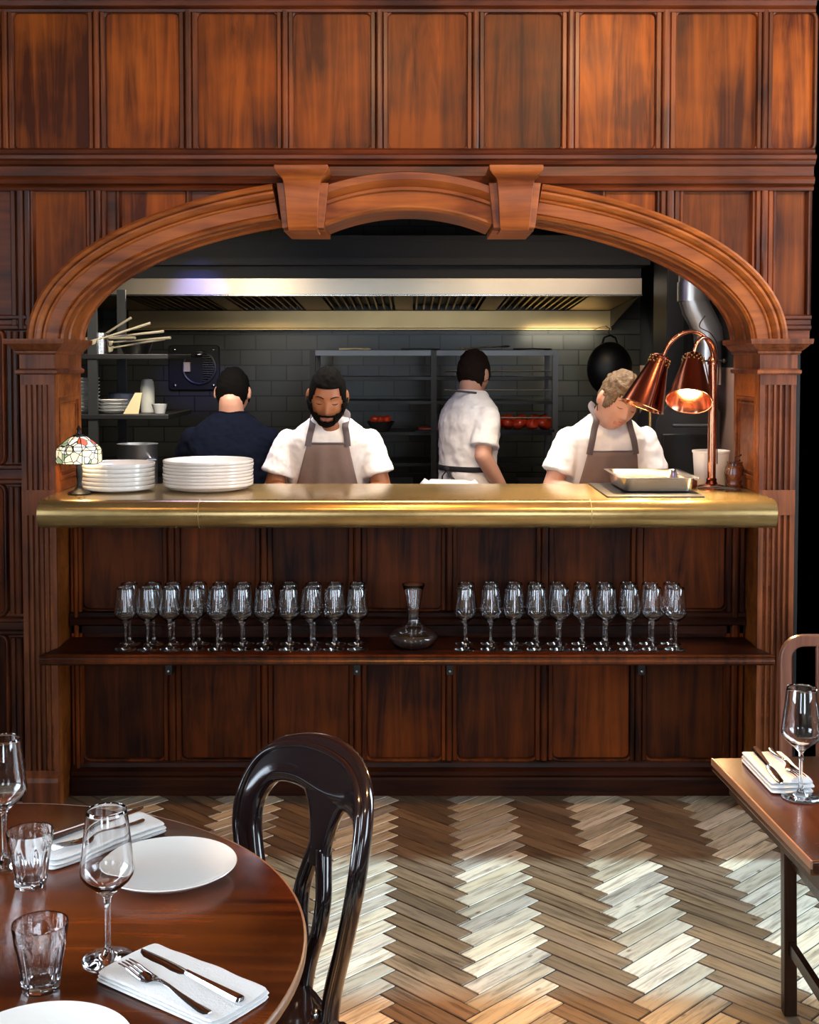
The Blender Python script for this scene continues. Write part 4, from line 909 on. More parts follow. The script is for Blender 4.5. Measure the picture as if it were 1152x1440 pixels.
o = MB().lathe([(.001, 0), (.03, 0), (.034, .08), (.030, .08), (.026, .004), (.001, .004)], seg=20).build('beaker', M['greym'], smooth=True); o.location = (.16, 7.46, 1.2295); tag(o, 'small dark metal beaker on the rack behind the red slab', 'beaker')
# bench and range
bn = thing('prep_bench', 'stainless prep bench behind the pass where the cooks work', 'bench', (.1, 4.98, 0))
MB().box(-1.35, 1.28, -.165, .13, .875, .90).build('worktop', M['steel'], bn, bevel=.003)
for x in (-1.3, -.1, 1.24):
    for y in (-.14, .10): MB().box(x-.018, x+.018, y-.018, y+.018, 0, .875).build('leg', M['greym'], bn)
rg_ = thing('range_counter', 'low dark counter in front of the rack behind the bearded cook', 'range', (0, 6.75, 0))
MB().box(-1.0, .0, -.18, .22, 0, .95).build('cabinet', M['blackm'], rg_); MB().box(-1.02, .02, -.20, .24, .95, .975).build('worktop', M['greym'], rg_, bevel=.003)
rg2 = thing('range_counter', 'low dark counter behind the right-hand cook, right of the turned cook', 'range', (.6, 6.75, 0))
MB().box(.02, .83, -.18, .22, 0, .95).build('cabinet', M['blackm'], rg2); MB().box(0, .85, -.20, .24, .95, .975).build('worktop', M['greym'], rg2, bevel=.003)
o = MB().prism(rrect(.02, .36, 5.60, 5.85, .02), 'z', .96, .985).box(.05, .33, 5.63, 5.82, 0, .96).build('side_counter', M['greym']); tag(o, 'low steel side counter left of the cook with his back turned', 'counter')
o = MB().loft([[(x, y, z+(.02*sin(x*60)*cos(y*40) if z > 1 else 0)) for x, y in rrect(.04+e, .33-e, 5.62+e, 5.83-e, .03)] for z, e in ((.9855, 0), (1.06, .01), (1.085, .03))]).build('white_cloth', M['linen'], smooth=True); tag(o, 'crumpled white cloth bundle on the side counter by the turned cook', 'cloth')

# black wok hanging from the hood
wk = thing('hanging_wok', 'round black wok hanging bottom-out under the right end of the hood', 'wok', (1.222, 7.60, 1.58))
pts = []
for i in range(11):
    a = R(90*i/10); pts.append((.140*sin(a), -.085*cos(a)))
rings = [[(max(r, .0005)*cos(2*pi*j/40), z, max(r, .0005)*1.18*sin(2*pi*j/40)) for j in range(40)] for r, z in pts]
inn_ = [[(max(r-.004, .0004)*cos(2*pi*j/40), z+.006, max(r-.004, .0004)*1.18*sin(2*pi*j/40)) for j in range(40)] for r, z in reversed(pts)]
MB().loft(rings+inn_).build('pan', plain('seasoned_black_steel', (.008, .008, .009, 1), .4, .2), wk, smooth=True, auto=70)
MB().tube([(-.045, 0, .155), (-.035, 0, .19), (0, 0, .205), (.035, 0, .19), (.045, 0, .155)], .006, 8).build('handle', M['blackm'], wk, smooth=True)
MB().tube([(0, 0, .205), (-.012, 0, .225), (.0, .01, .245), (-.02, .02, .262), (-.03, .2, .26), (-.04, .39, .247)], .003, 6).build('hook', M['steel'], wk, smooth=True)

# chrome flue and black oven at the right
fl_ = thing('flue_pipe', 'bright steel flue pipe with an elbow above the black oven', 'pipe', (1.33, 5.85, 1.5)); fo_ = (1.33, 5.85, 1.5)
MB().tube([(1.33, 5.85, 2.6), (1.33, 5.85, 1.99)], .068, 24).build('upper_pipe', M['flue'], fl_, off=fo_, smooth=True)
MB().tube([(1.33, 5.85, 2.0), (1.33, 5.85, 1.91)], .074, 24).build('collar', M['flue'], fl_, off=fo_, smooth=True)
MB().tube([(1.33, 5.85, 1.925), (1.345, 5.85, 1.875), (1.375, 5.85, 1.82), (1.40, 5.85, 1.77), (1.405, 5.85, 1.72)], .068, 24).build('elbow', M['flue'], fl_, off=fo_, smooth=True)
MB().tube([(1.405, 5.85, 1.73), (1.405, 5.85, 1.52)], .058, 24).build('lower_pipe', M['flue'], fl_, off=fo_, smooth=True)
ov = thing('charcoal_oven', 'black charcoal oven with a chamfered hood beside the right wall', 'oven', (1.33, 5.9, 0)); oo = (1.33, 5.9, 0)
MB().prism([(1.12, .0), (1.12, 1.36), (1.20, 1.48), (1.34, 1.50), (1.415, 1.40), (1.415, 0)], 'y', 5.66, 6.1).build('body', M['black'], ov, off=oo, bevel=.006)
MB().box(1.15, 1.38, 5.645, 5.66, .95, 1.30).build('door', M['blackm'], ov, off=oo, bevel=.004)
MB().tube([(1.19, 5.62, 1.34), (1.36, 5.62, 1.34)], .008, 10).build('handle', M['greym'], ov, off=oo, smooth=True)
MB().tube([(1.09, 5.63, 1.45), (1.09, 5.63, 1.12)], .007, 10).build('upright_rod', M['brass'], ov, off=oo, smooth=True)
o = MB().box(.98, 1.20, 6.35, 6.7, 1.0, 2.35).build('black_cabinet', M['black'], bevel=.004); tag(o, 'tall flat black cabinet at the right end of the tiled wall', 'cabinet'); o.location = (.33, 0, 0)
o = MB().lathe([(.001, 0), (.10, 0), (.115, .01), (.12, .05), (.115, .052), (.108, .012), (.001, .008)], seg=30).tube([(0, -.11, .04), (0, -.2, .055)], .01, 8).build('pan', M['black'], smooth=True); o.location = (1.12, 4.97, .901); tag(o, 'black pan on the bench under the heat lamps', 'pan')

# left shelving
ls = thing('shelving_unit', 'dark shelving unit with grey posts at the left side of the kitchen', 'shelf', (-1.6, 6.1, 0)); lo = (-1.6, 6.1, 0)
for x, y in ((-1.50, 5.90), (-2.2, 5.90), (-1.50, 6.5), (-2.2, 6.5)): MB().box(x-.022, x+.022, y-.012, y+.012, 0, 2.0).build('post', M['greym'], ls, off=lo)
for z, x1 in ((1.64, -1.14), (1.355, -1.14), (1.0, -1.2)): MB().box(-2.25, x1, 5.88, 6.5, z, z+.024).build('shelf', M['black'], ls, off=lo, bevel=.003)
for i, (x, z, L_, a, tl_) in enumerate([(-1.36, 1.74, .26, .25, -.30), (-1.33, 1.725, .30, .1, -.10), (-1.30, 1.70, .30, -.15, -.06), (-1.32, 1.685, .26, .4, -.16), (-1.46, 1.71, .24, -.2, 0), (-1.46, 1.76, .20, .3, -.55)]):
    lab = ['upper angled pale-handled ladle heaped on the top left shelf', 'long bright steel-handled ladle pointing right on the top left shelf', 'steel spoon below the bright ladle on the top left shelf', 'lowest steel spoon on the top left shelf', 'flat steel spoon nearest the shelf post at top left', 'steep upright spoon at the top of the utensil heap'][i]
    o = MB().tube([(-L_/2, 0, 0), (L_/2, 0, .004)], [.006, .012], 8, flat=.6).lathe([(.001, -.03), (.02, -.022), (.030, 0), (.028, .001), (.018, -.018), (.001, -.026)], (-L_/2-.02, 0, .006), 16).build('ladle', M['utensil'], smooth=True)
    o.location = (x, 5.94+.045*i, z+.03); o.rotation_euler = (0, tl_, a); tag(o, lab, 'ladle', 'kitchen utensils heaped on the top left shelf')
o = MB().lathe([(.001, 0), (.045, 0), (.048, .1), (.052, .103), (.046, .1), (.043, .004), (.001, .004)], seg=24).build('steel_container', M['steel'], smooth=True); o.location = (-1.49, 5.98, 1.6645); tag(o, 'upright steel container at the left of the utensil heap', 'container')
o = MB().lathe([(.001, 0), (.06, 0), (.085, .06), (.088, .062), (.082, .06), (.056, .006), (.001, .005)], seg=24).build('colander', M['steel'], smooth=True); o.location = (-1.36, 6.2, 1.6645); tag(o, 'steel colander in the middle of the utensil heap', 'colander')
o = MB().box(-.06, .06, -.05, .05, 0, .2).build('white_box', M['plastic'], bevel=.01); o.location = (-1.66, 6.0, 1.6645); tag(o, 'white box behind the left foot of the arch', 'box')
# crockery on the second shelf
def stack(label, x, y, r, h, n, mat):
    s0 = None
    for i in range(n):
        pos = 'topmost' if i == n-1 else ('bottom' if i == 0 else ordn(i)+' from bottom')
        lab = 'grey-white plate, %s of the %s on the kitchen shelf' % (pos, label); loc = (x, y, 1.3797+i*h)
        if s0 is None: s0 = plate('stacked_plate', lab, loc, r, group='plates stacked on the kitchen shelf', h=.016, seg=32, mat=mat)
        else: o = s0.copy(); C.objects.link(o); o['label'] = lab; o.location = loc
stack('tall left stack', -1.585, 6.02, .085, .017, 10, M['cups'])
stack('short middle stack', -1.43, 6.0, .07, .016, 4, M['cups'])
o = MB().lathe([(.001, 0), (.075, 0), (.08, .01), (.08, .09), (.083, .093), (.078, .092), (.075, .012), (.001, .008)], seg=28).build('enamel_pot', M['slate'], smooth=True); o.location = (-1.42, 6.2, 1.3797); tag(o, 'blue-grey pot behind the stacked crockery on the kitchen shelf', 'pot')
o = MB().lathe([(.001, 0), (.032, 0), (.034, .01), (.034, .12), (.030, .15), (.022, .162), (.001, .165)], seg=24).build('bottle', M['cups'], smooth=True); o.location = (-1.285, 6.1, 1.3797); tag(o, 'squat grey bottle on the kitchen shelf behind the yellow card', 'bottle')
o = MB().prism([(-.045, 0), (.028, 0), (.045, .10), (.012, .10)], 'y', -.003, .003).build('price_card', M['card']); o.location = (-1.32, 5.93, 1.3797); tag(o, 'slanted pale yellow card leaning on the kitchen shelf', 'card')
o = MB().lathe([(.001, 0), (.025, 0), (.038, .045), (.035, .045), (.022, .004), (.001, .004)], seg=24).build('cup', M['cups'], smooth=True); o.location = (-1.20, 5.97, 1.3797); tag(o, 'small grey cup at the right end of the kitchen shelf', 'cup')
# stock pot
sp2 = thing('stock_pot', 'shiny steel stock pot behind the smaller plate stack', 'pot', (-1.205, 5.50, 1.0))
MB().lathe([(.001, 0), (.083, 0), (.087, .005), (.087, .262), (.091, .266), (.085, .266), (.083, .008), (.001, .006)], seg=48).build('body', M['flue'], sp2, smooth=True, auto=50)
MB().tube([(.06, -.070, .2), (.062, -.095, .2), (.095, -.075, .2), (.075, -.05, .2)], .005, 8).build('handle', M['chrome'], sp2, smooth=True)
o = MB().box(-1.75, -1.12, 5.3, 5.8, 0, .96).box(-1.78, -1.10, 5.28, 5.82, .96, .999).build('left_counter', M['blackm'], bevel=.003); tag(o, 'dark low counter carrying the stock pot at the left', 'counter')
o = MB().ball((0, 0, .045), (.04, .04, .045), 18, 12).tube([(0, 0, .08), (.02, 0, .10), (.05, 0, .085), (.055, 0, .02)], .007, 8).build('kettle', M['blackm'], smooth=True); o.location = (-1.32, 5.36, .9995); tag(o, 'dark rounded utensil with curved handle beside the stock pot', 'kettle')
o.scale = (1, 1, 1.9)
# wall fan with round chrome guard
fn = thing('wall_fan', 'dark square wall plate with a round vent grille and corner bolts at the left', 'fan', (-1.40, 8.05, 1.58)); fo2 = (-1.40, 8.05, 1.58)
MB().prism(rrect(-1.56, -1.23, 1.44, 1.73, .02), 'y', 8.06, 8.099).build('plate', M['blackm'], fn, off=fo2, bevel=.004)
for x, z in ((-1.52, 1.70), (-1.27, 1.70), (-1.52, 1.47), (-1.27, 1.47)): MB().ball((x, 8.058, z), (.013, .008, .013), 12, 8).build('bolt', M['steel'], fn, off=fo2, smooth=True)
MB().loft([[(-1.36+(.105+.008*cos(b))*cos(2*pi*j/40), 8.045+.008*sin(b), 1.585+(.105+.008*cos(b))*sin(2*pi*j/40)) for j in range(40)] for b in [2*pi*i/8 for i in range(8)]], closed=True).build('guard_ring', M['greym'], fn, off=fo2, smooth=True)
gm = MB()
for k in range(12):
    z = 1.50+.0145*k; hx = sqrt(max(.0001, .098**2-(z-1.585)**2))
    gm.box(-1.335, -1.36+hx, 8.03, 8.045, z, z+.006)
gm.build('grille', M['chrome'], fn, off=fo2)
MB().box(-1.455, -1.415, 8.02, 8.05, 1.56, 1.62).build('tag', M['card'], fn, off=fo2)
MB().ball((-1.37, 8.04, 1.67), (.04, .02, .015), 14, 8).build('cap', M['chrome'], fn, off=fo2, smooth=True)
# ------------------------------------------------------------------ people
def G(x, s): return exp(-(x/s)**2)
def headpt(d, s=1.0, out=0.0):
    """skin surface of a head along unit direction d; face towards -Y, centre between the ears"""
    x, y, z = d
    p = Vector((x*.0745, y*.096, z*.118))
    if z < 0:
        k = min(1, -z); p.x *= 1-.30*k**1.6; 
        if y > 0: p.y *= 1-.62*k**1.1
        else: p.y *= 1-.10*k**2
    if y < 0:
        p.x *= 1+.05*G(z+.1, .4)*(-y)
        p.y = -(.0955*(-y)**.82)*(1-.10*(-z)**2 if z < 0 else 1-.03*z*z) if True else p.y
    X, Z = p.x, p.z
    if y < 0:
        f = min(1, -y*1.6)
        nz = G(X, .0085+.006*max(0, min(1, (.012-Z)/.05)))
        if Z < .022: prof_ = max(0, min(1, (.022-Z)/.055)); prof_ = prof_ if Z > -.034 else max(0, 1-(-.034-Z)/.010)
        else: prof_ = 0
        p.y -= f*nz*.024*prof_
        p.y -= f*.0045*G(Z-.028, .009)*G(abs(X)-.026, .022)         # brow
        p.y += f*.0105*G(Z-.010, .013)*G(abs(X)-.031, .015)         # eye socket
        p.y -= f*.0065*G(Z-.006, .008)*G(abs(X)-.031, .012)         # lids
        p.y -= f*.0045*G(Z+.022, .016)*G(abs(X)-.040, .016)         # cheek
        p.y -= f*.0065*G(Z+.058, .0055)*G(X, .020)                   # upper lip
        p.y -= f*.0075*G(Z+.069, .0055)*G(X, .017)                   # lower lip
        p.y += f*.0035*G(Z+.0635, .0022)*G(X, .022)
        p.y += f*.003*G(Z+.079, .006)*G(X, .02)
        p.y -= f*.0075*G(Z+.098, .012)*G(X, .020)                   # chin
    if out:
        n_ = Vector((p.x/.0745**2, p.y/.096**2, p.z/.118**2)); n_.normalize(); p += n_*out
    return p*s
def headgrid(n=72, m=56):
    dirs = []
    for i in range(m+1):
        a = pi*i/m; row = []
        for j in range(n):
            b = 2*pi*j/n; row.append((sin(a)*cos(b), sin(a)*sin(b), cos(a)))
        dirs.append(row)
    return dirs
HG = headgrid()
def head_patch(mask, outf, s, thick=.004):
    """shell over the faces of the head where mask(p) is true; outf(p) thickness above the skin"""
    vs = {}; faces = []; V = []
    for i in range(len(HG)-1):
        for j in range(72):
            q4 = [(i, j), (i+1, j), (i+1, (j+1) % 72), (i, (j+1) % 72)]
            P0 = [headpt(HG[a][b]) for a, b in q4]; c = sum(P0, Vector())/4
            if not mask(c): continue
            f = []
            for (a, b), p in zip(q4, P0):
                if (a, b) not in vs:
                    vs[(a, b)] = len(V); V.append(headpt(HG[a][b], s, outf(p)))
                f.append(vs[(a, b)])
            faces.append(tuple(f))
    mb = MB(); mb.add(V, faces); return mb
def capsule(mb, a, b, ra, rb, seg=14, fl=1.0, up=None):
    a, b = Vector(a), Vector(b); d = (b-a); L = d.length; d.normalize()
    pts = []; rad = []
    for t in (-.97, -.8, -.45): pts.append(a+d*(t*ra)); rad.append(ra*sqrt(1-t*t))
    for t in (0, .33, .66, 1): pts.append(a+d*(L*t)); rad.append(ra+(rb-ra)*t)
    for t in (.45, .8, .97): pts.append(b+d*(t*rb)); rad.append(rb*sqrt(1-t*t))
    mb.tube(pts, rad, seg, fl, up)
def torso_rings(spine, n=28, grow=0.0):
    """spine: (x, y, z, half width, half depth)"""
    out = []
    for x, y, z, a, b in spine:
        ring = []
        for j in range(n):
            t = 2*pi*j/n; c_, s_ = cos(t), sin(t)
            ring.append((x+(a+grow)*(1 if c_ > 0 else -1)*abs(c_)**.85, y+(b+grow)*(1 if s_ > 0 else -1)*abs(s_)**.85, z))
        out.append(ring)
    return out
def hand(mb, wrist, fwd, up, side, curl=.5, s=1.0):
    f = Vector(fwd).normalized(); u = Vector(up); u = (u-f*u.dot(f)).normalized(); r = f.cross(u)*side
    w = Vector(wrist); palm = w+f*.045*s
    capsule(mb, w, w+f*.075*s, .024*s, .034*s, 14, .50, u)
    for k, (off, L) in enumerate(((.027, .068), (.010, .076), (-.008, .070), (-.025, .056))):
        p = w+f*.082*s+r*off*s; d = f.copy(); rad_ = .0088*s
        for q_ in range(3):
            ang = curl*(.5+.35*q_); d2 = (f*cos(ang)-u*sin(ang)).normalized(); l = L*s*(.42, .32, .26)[q_]
            p2 = p+d2*l; capsule(mb, p, p2, rad_, rad_*.92, 8); p = p2; rad_ *= .92
    p = w+f*.020*s+r*.024*s; d = (f*.65+r*.70-u*.2).normalized()
    capsule(mb, p, p+d*.040*s, .0125*s, .0105*s, 8); p = p+d*.040*s; d = (f*.9+r*.25-u*.35).normalized(); capsule(mb, p, p+d*.032*s, .0105*s, .009*s, 8)
def remesh(o, vox, smooth=4, fac=.6):
    r_ = o.modifiers.new('remesh', 'REMESH'); r_.mode = 'VOXEL'; r_.voxel_size = vox; r_.use_smooth_shade = True
    s_ = o.modifiers.new('smooth', 'SMOOTH'); s_.iterations = smooth; s_.factor = fac
def folds(o, strength, scale):
    tx = bpy.data.textures.new('folds', 'CLOUDS'); tx.noise_scale = scale; tx.noise_depth = 2
    d_ = o.modifiers.new('folds', 'DISPLACE'); d_.texture = tx; d_.strength = strength; d_.mid_level = .5; d_.texture_coords = 'LOCAL'

def person(label, loc, yaw, SH, spine, head, hrot, arms, skin, hair, shirtmat, hairstyle, lip=None, beard=None, apron=None, hs=1.0, sleeve=.72, waistband=False, legs=(.09, .09), brow=True, neck_r=.056):
    """arms: list of (shoulder, elbow, wrist, hand_fwd, side)"""
    t = thing('person', label, 'person', loc, yaw)
    mrot = Euler(hrot, 'XYZ').to_matrix(); hc = Vector(head)
    T = lambda p: mrot @ Vector(p)+hc
    body = MB()
    hv = [[tuple(T(headpt(d, hs))) for d in row] for row in HG]
    body.loft(hv[1:-1])
    for s_ in (-1, 1):
        e = MB().ball((0, 0, 0), (.010, .017, .031), 16, 12, Euler((R(-8), 0, R(22*s_))).to_matrix())
        body.add([tuple(T(Vector((v[0]+s_*.0775, v[1]+.012, v[2]-.002))*hs)) for v in e.v], e.f)
    nk = Vector(spine[-1][:3]); capsule(body, nk+Vector((0, .0, -.04)), T((0, .028*hs, -.055*hs)), neck_r+.006, neck_r, 20)
    body.loft(torso_rings(spine, grow=-.006))
    for sh_, el, wr, hf, sd, curl in arms:
        capsule(body, sh_, el, .046, .041, 16); capsule(body, el, Vector(el).lerp(Vector(wr), .4), .042, .039, 16); capsule(body, Vector(el).lerp(Vector(wr), .35), wr, .040, .027, 16)
        hand(body, wr, hf, (0, 0, 1), sd, curl, hs)
    hipz = spine[0][2]; hx, hy = spine[0][0], spine[0][1]
    for s_ in (-1, 1):
        capsule(body, (hx+s_*.085, hy, hipz-.01), (hx+s_*.095, hy-.01, .47), .085, .055, 14); capsule(body, (hx+s_*.095, hy-.01, .47), (hx+s_*.10, hy+.01, .09), .054, .038, 14)
    bo = body.build('body', skin, t, smooth=True, auto=180); remesh(bo, .0045, 3, .5)
    # trousers and shoes
    tr = MB(); tr.loft(torso_rings([(hx, hy, hipz-.03, .155, .115), (hx, hy, hipz+.06, .165, .12), (hx, hy, hipz+.14, .158, .113)]))
    for s_ in (-1, 1): tr.tube([(hx+s_*.085, hy, hipz+.03), (hx+s_*.092, hy-.01, .5), (hx+s_*.10, hy+.005, .10)], [.105, .078, .066], 18)
    to = tr.build('trousers', M['blackcloth'] if waistband != 'white' else M['shirt'], t, smooth=True, auto=180); remesh(to, .009, 4)
    for s_ in (-1, 1):
        sx_ = hx+s_*.10
        MB().loft([[(sx_+a*w_, hy-.05+b*l_+dy, z) for a, b in [(cos(2*pi*j/20), sin(2*pi*j/20)) for j in range(20)]] for z, w_, l_, dy in ((0, .046, .135, 0), (.02, .048, .138, 0), (.05, .044, .125, .01), (.085, .042, .075, .05), (.11, .043, .055, .065))]).build('shoe', M['black'], t, smooth=True)
    # shirt
    st = MB(); sp_low = [p for p in spine]
    st.loft(torso_rings(sp_low, grow=.012))
    for sh_, el, wr, hf, sd, curl in arms:
        a, b = Vector(sh_), Vector(el); e_ = a.lerp(b, sleeve)
        d = (b-a).normalized()
        st.tube([a-d*.045, a-d*.03, a-d*.01, a.lerp(b, .25), a.lerp(b, .5), e_], [.026, .044, .055, .064, .067, .073], 22)
    so2 = st.build('shirt', shirtmat, t, smooth=True, auto=180); remesh(so2, .0065, 12, .6); folds(so2, .014, .05)
    # collar band
    cz = spine[-1][2]-.002; cx_, cy_ = spine[-1][0], spine[-1][1]
    if not apron: MB().loft([[(cx_+(neck_r+.012+.005*cos(b))*cos(2*pi*j/28), cy_+(neck_r+.009+.005*cos(b))*sin(2*pi*j/28), cz+.008*sin(b)+.004*sin(2*pi*j/28)) for j in range(28)] for b in [2*pi*i/8 for i in range(8)]], closed=True).build('collar', shirtmat if not apron else shirtmat, so2, smooth=True)
    # hair
    hl_, top_, back_ = hairstyle            # forehead hairline height, thickness on top, thickness on sides
    def hmask(p):
        if p.y < -.02: 
            lim = hl_-.10*max(0, abs(p.x)-.045)/.03
            return p.z > lim
        if p.y < .022: return p.z > (hl_-.034 if p.y < .004 else .030)-1.0*max(0, p.y-.004)
        return p.z > -.060
    def hout(p): 
        k = max(0, min(1, (p.z-.02)/.07)); return back_+(top_-back_)*k
    hm = head_patch(hmask, lambda p: hout(p)*(.75+.5*noise.noise(p*70)), hs)
    hm.v = [tuple(T(v)) for v in hm.v]; ho_ = hm.build('hair', hair, t, smooth=True, auto=180)
    sd_ = ho_.modifiers.new('s', 'SOLIDIFY'); sd_.thickness = .010; sd_.offset = -1
    if beard:
        def bmask(p):
            if p.y > .012: return False
            ax = abs(p.x)
            if ax < .026 and -.077 < p.z < -.054 : return False           # mouth
            jaw = -.040-.10*max(0, .056-ax)
            if ax > .056: jaw = .000
            must = (ax < .032 and -.055 < p.z < -.043)
            return (p.z < max(jaw, -.074) and p.z > -.119) or must
        thk = beard
        bm_ = head_patch(bmask, lambda p: thk*(.7+.5*noise.noise(p*90)), hs); bm_.v = [tuple(T(v)) for v in bm_.v]
        b2 = bm_.build('beard', hair, t, smooth=True, auto=180); sd_ = b2.modifiers.new('s', 'SOLIDIFY'); sd_.thickness = .006; sd_.offset = -1
    if brow:
        for s_ in (-1, 1):
            MB().tube([T(headpt(Vector((s_*x_, -sqrt(1-x_*x_-z_*z_), z_)), hs, .0008)) for x_, z_ in ((.17, .225), (.32, .265), (.48, .275), (.62, .235))], [.0025, .0036, .0032, .0015], 8, flat=.6).build('eyebrow', hair, t, smooth=True)
            # closed lash line of the lowered eye
            MB().tube([T(headpt(Vector((s_*x_, -sqrt(1-x_*x_-z_*z_), z_)), hs, .0006)) for x_, z_ in ((.25, .030), (.36, .005), (.47, .003), (.56, .028))], [.0008, .0017, .0017, .0008], 6).build('eyelash', hair, t, smooth=True)
        lm = head_patch(lambda p: p.y < -.05 and (G(p.x, .024)*1.0 > .42) and abs(p.z+.0635) < .0105-.35*abs(p.x)**1.3, lambda p: .0010, hs)
        lm.v = [tuple(T(v)) for v in lm.v]
        if lm.f: 
            lo_ = lm.build('lips', lip, t, smooth=True, auto=180)
    if apron:
        mat, ztop_, zlow, wtop, wlow, straps = apron
        zs = [p[2] for p in spine]
        def front(u, z, out_=.022):
            # point on the front of the torso at angle u (-1..1 across) and height z
            zz = min(max(z, zs[0]), zs[-1])
            for i in range(len(zs)-1):
                if zs[i] <= zz <= zs[i+1]: break
            k = (zz-zs[i])/(zs[i+1]-zs[i]); P_ = [spine[i][q]*(1-k)+spine[i+1][q]*k for q in range(5)]
            a = P_[3]+out_; b = P_[4]+out_; x = u; c_ = max(-1, min(1, x/a)); c_ = (1 if c_ > 0 else -1)*abs(c_)**(1/.85)
            return Vector((P_[0]+x, P_[1]-b*abs(sin(math.acos(max(-1, min(1, c_)))))**.85, z))
        nx, nzz = 24, 30; rows = []
        for i in range(nzz+1):
            z = zlow+(ztop_-zlow)*i/nzz; k = i/nzz
            hw_ = wlow+(wtop-wlow)*min(1, max(0, (k-.55)/.45))
            rows.append([tuple(front(-hw_+2*hw_*j/nx, z, .020+.006*sin(j*1.1+z*9)*(1-k)+.003*sin(j*.6+3*k)-.014*k*k*0)) for j in range(nx+1)])
        ap = MB(); vs = [p for r_ in rows for p in r_]; fs = [(i*(nx+1)+j, i*(nx+1)+j+1, (i+1)*(nx+1)+j+1, (i+1)*(nx+1)+j) for i in range(nzz) for j in range(nx)]
        ap.add(vs, fs); ao = ap.build('apron', mat, t, smooth=True, auto=180); sd_ = ao.modifiers.new('s', 'SOLIDIFY'); sd_.thickness = .004
        hm_ = MB().tube([rows[-1][j] for j in range(nx+1)], .0045, 8); hm_.build('apron_hem', M['strap'], ao, smooth=True)
        for s_ in (-1, 1):
            pts = [front(s_*wtop*.96, ztop_-.012, .026)]+[front(s_*(wtop*.96+(.072-wtop)*k), ztop_+(SH+.02-ztop_)*k, .024) for k in (.33, .66, 1)]
            pts += [Vector((spine[-1][0]+s_*.070, spine[-1][1]+.01, SH+.062)), Vector((spine[-1][0]+s_*.045, spine[-1][1]+.065, SH+.078))]
            P3 = spl([tuple(p) for p in pts], 5)
            MB().tube(P3, .0135, 8, flat=.22, up=(0, -1, .35)).build('apron_strap', M['strap'], ao, smooth=True)
    return t, so2

# bearded cook, head bowed over the pass
def spine_std(dx, lean, SHz, wsc=1.0):
    """hips to neck, leaning forward by lean at the shoulders"""
    L = [( -.50, .160, .112, 0), (-.40, .158, .110, .05), (-.28, .152, .106, .2), (-.18, .162, .112, .5), (-.10, .172, .112, .72), (-.055, .172, .100, .88), (-.02, .152, .088, .96), (.010, .120, .076, 1.02), (.035, .086, .066, 1.2), (.056, .060, .056, 1.38)]
    return [(dx*k, -lean*k, SHz+z, a*wsc, b) for z, a, b, k in L]
# 1: bearded
SH = 1.345
sp1 = spine_std(.015, .10, SH, 1.02)
person('bearded cook with short black hair, white t-shirt and taupe apron, head bowed', (-.352, 5.36, 0), 0, SH, sp1,
       (.012, -.205, SH+.140), (R(20), R(2), R(3)),
       [((-.160, -.085, SH-.050), (-.225, -.115, 1.095), (-.075, -.345, 1.055), (.75, -.6, -.25), -1, .8), ((.180, -.085, SH-.050), (.235, -.120, 1.095), (.105, -.345, 1.050), (-.7, -.6, -.25), 1, .8)],
       M['skin_b'], M['hair_k'], M['shirt'], (.062, .010, .004), M['lip_b'], .007,
       (M['apron'], 1.290, .62, .086, .158, [(.078, -.062, 1.335), (.074, -.035, 1.395), (.062, .03, 1.425)]), hs=1.02)
# 2: right-hand cook
SH2 = 1.375
sp2_ = spine_std(-.005, .09, SH2-.02, 1.0)
person('brown-haired cook in white t-shirt and brown apron bending beside the heat lamps', (.825, 5.36, 0), R(8), SH2, sp2_,
       (.000, -.225, SH2+.088), (R(22), R(15), R(16)),
       [((-.160, -.080, SH2-.070), (-.245, -.120, 1.105), (-.06, -.36, 1.045), (.75, -.6, -.25), -1, .8), ((.165, -.085, SH2-.070), (.215, -.09, 1.10), (.10, -.34, 1.045), (-.7, -.6, -.25), 1, .8)],
       M['skin_w'], M['hair_l'], M['shirt'], (.050, .026, .006), M['lip_w'], None,
       (M['apron'], 1.255, .62, .105, .155, [(.088, -.062, 1.335), (.080, -.03, 1.39), (.062, .03, 1.405)]), hs=1.0)
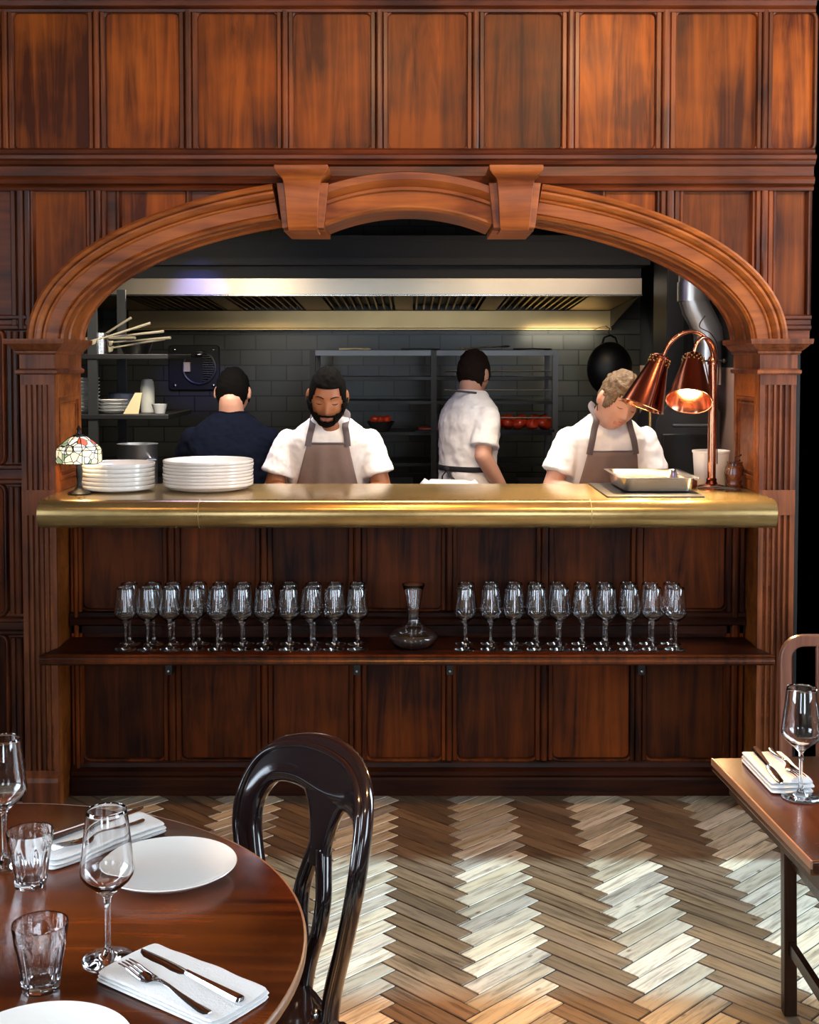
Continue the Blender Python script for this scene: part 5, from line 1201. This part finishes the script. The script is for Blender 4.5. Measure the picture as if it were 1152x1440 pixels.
# 3: cook turned away at the rack
SH3 = 1.425
sp3 = spine_std(.0, .02, SH3, .98)
p3_, s3_ = person('cook with his back turned, white t-shirt and black apron ties, facing the rack', (.285, 6.15, 0), R(124), SH3, sp3,
       (.010, -.045, SH3+.140), (R(6), R(0), R(28)),
       [((-.160, -.01, SH3-.060), (-.195, .050, 1.175), (-.19, -.09, .985), (-.05, -.75, -.6), -1, .6), ((.160, -.02, SH3-.060), (.19, -.05, 1.14), (.06, -.24, .99), (-.4, -.7, -.5), 1, .6)],
       M['skin_w'], M['hair_d'], M['shirt'], (.055, .014, .007), M['lip_w'], None, None, hs=.98, waistband='white', sleeve=.78)
wb = MB()
for z0_, e in ((1.105, .019),):
    ring = []
    for b in [2*pi*i/8 for i in range(8)]:
        ring.append([((.156+e+.003*cos(b))*cos(2*pi*j/40), -.004+(.109+e+.003*cos(b))*sin(2*pi*j/40), z0_+.013*sin(b)) for j in range(40)])
    wb.loft(ring, closed=True)
wbo = wb.build('apron_tie', M['blackcloth'], p3_, smooth=True)
MB().tube([(-.02, .135, 1.10), (-.07, .15, 1.07), (-.13, .12, 1.02), (-.15, .09, .97)], .010, 8, flat=.3).tube([(-.02, .135, 1.10), (.0, .15, 1.07), (.01, .145, 1.01)], .009, 8, flat=.3).ball((-.02, .138, 1.103), (.02, .012, .014), 10, 8).build('apron_bow', M['blackcloth'], wbo, smooth=True)
MB().tube([(-.075, .0, 1.475), (-.05, .062, 1.482), (0, .078, 1.484), (.05, .062, 1.482), (.075, .0, 1.475)], .010, 8, flat=.5).build('neck_strap', M['strap'], p3_, smooth=True)
# 4: navy cook at the left
SH4 = 1.335
sp4 = spine_std(.0, .06, SH4, 1.08)
person('dark-haired cook seen from behind in a navy shirt at the left of the kitchen', (-.832, 5.72, 0), R(178), SH4, sp4,
       (.0, -.110, SH4+.145), (R(24), 0, R(0)),
       [((-.175, -.05, SH4-.060), (-.245, -.13, 1.08), (-.13, -.36, 1.04), (.5, -.8, -.2), -1, .7), ((.175, -.05, SH4-.060), (.245, -.13, 1.08), (.13, -.36, 1.04), (-.5, -.8, -.2), 1, .7)],
       M['skin_w'], M['hair_k'], M['navy'], (.055, .013, .008), M['lip_w'], None, None, hs=1.0, sleeve=.9, brow=True)
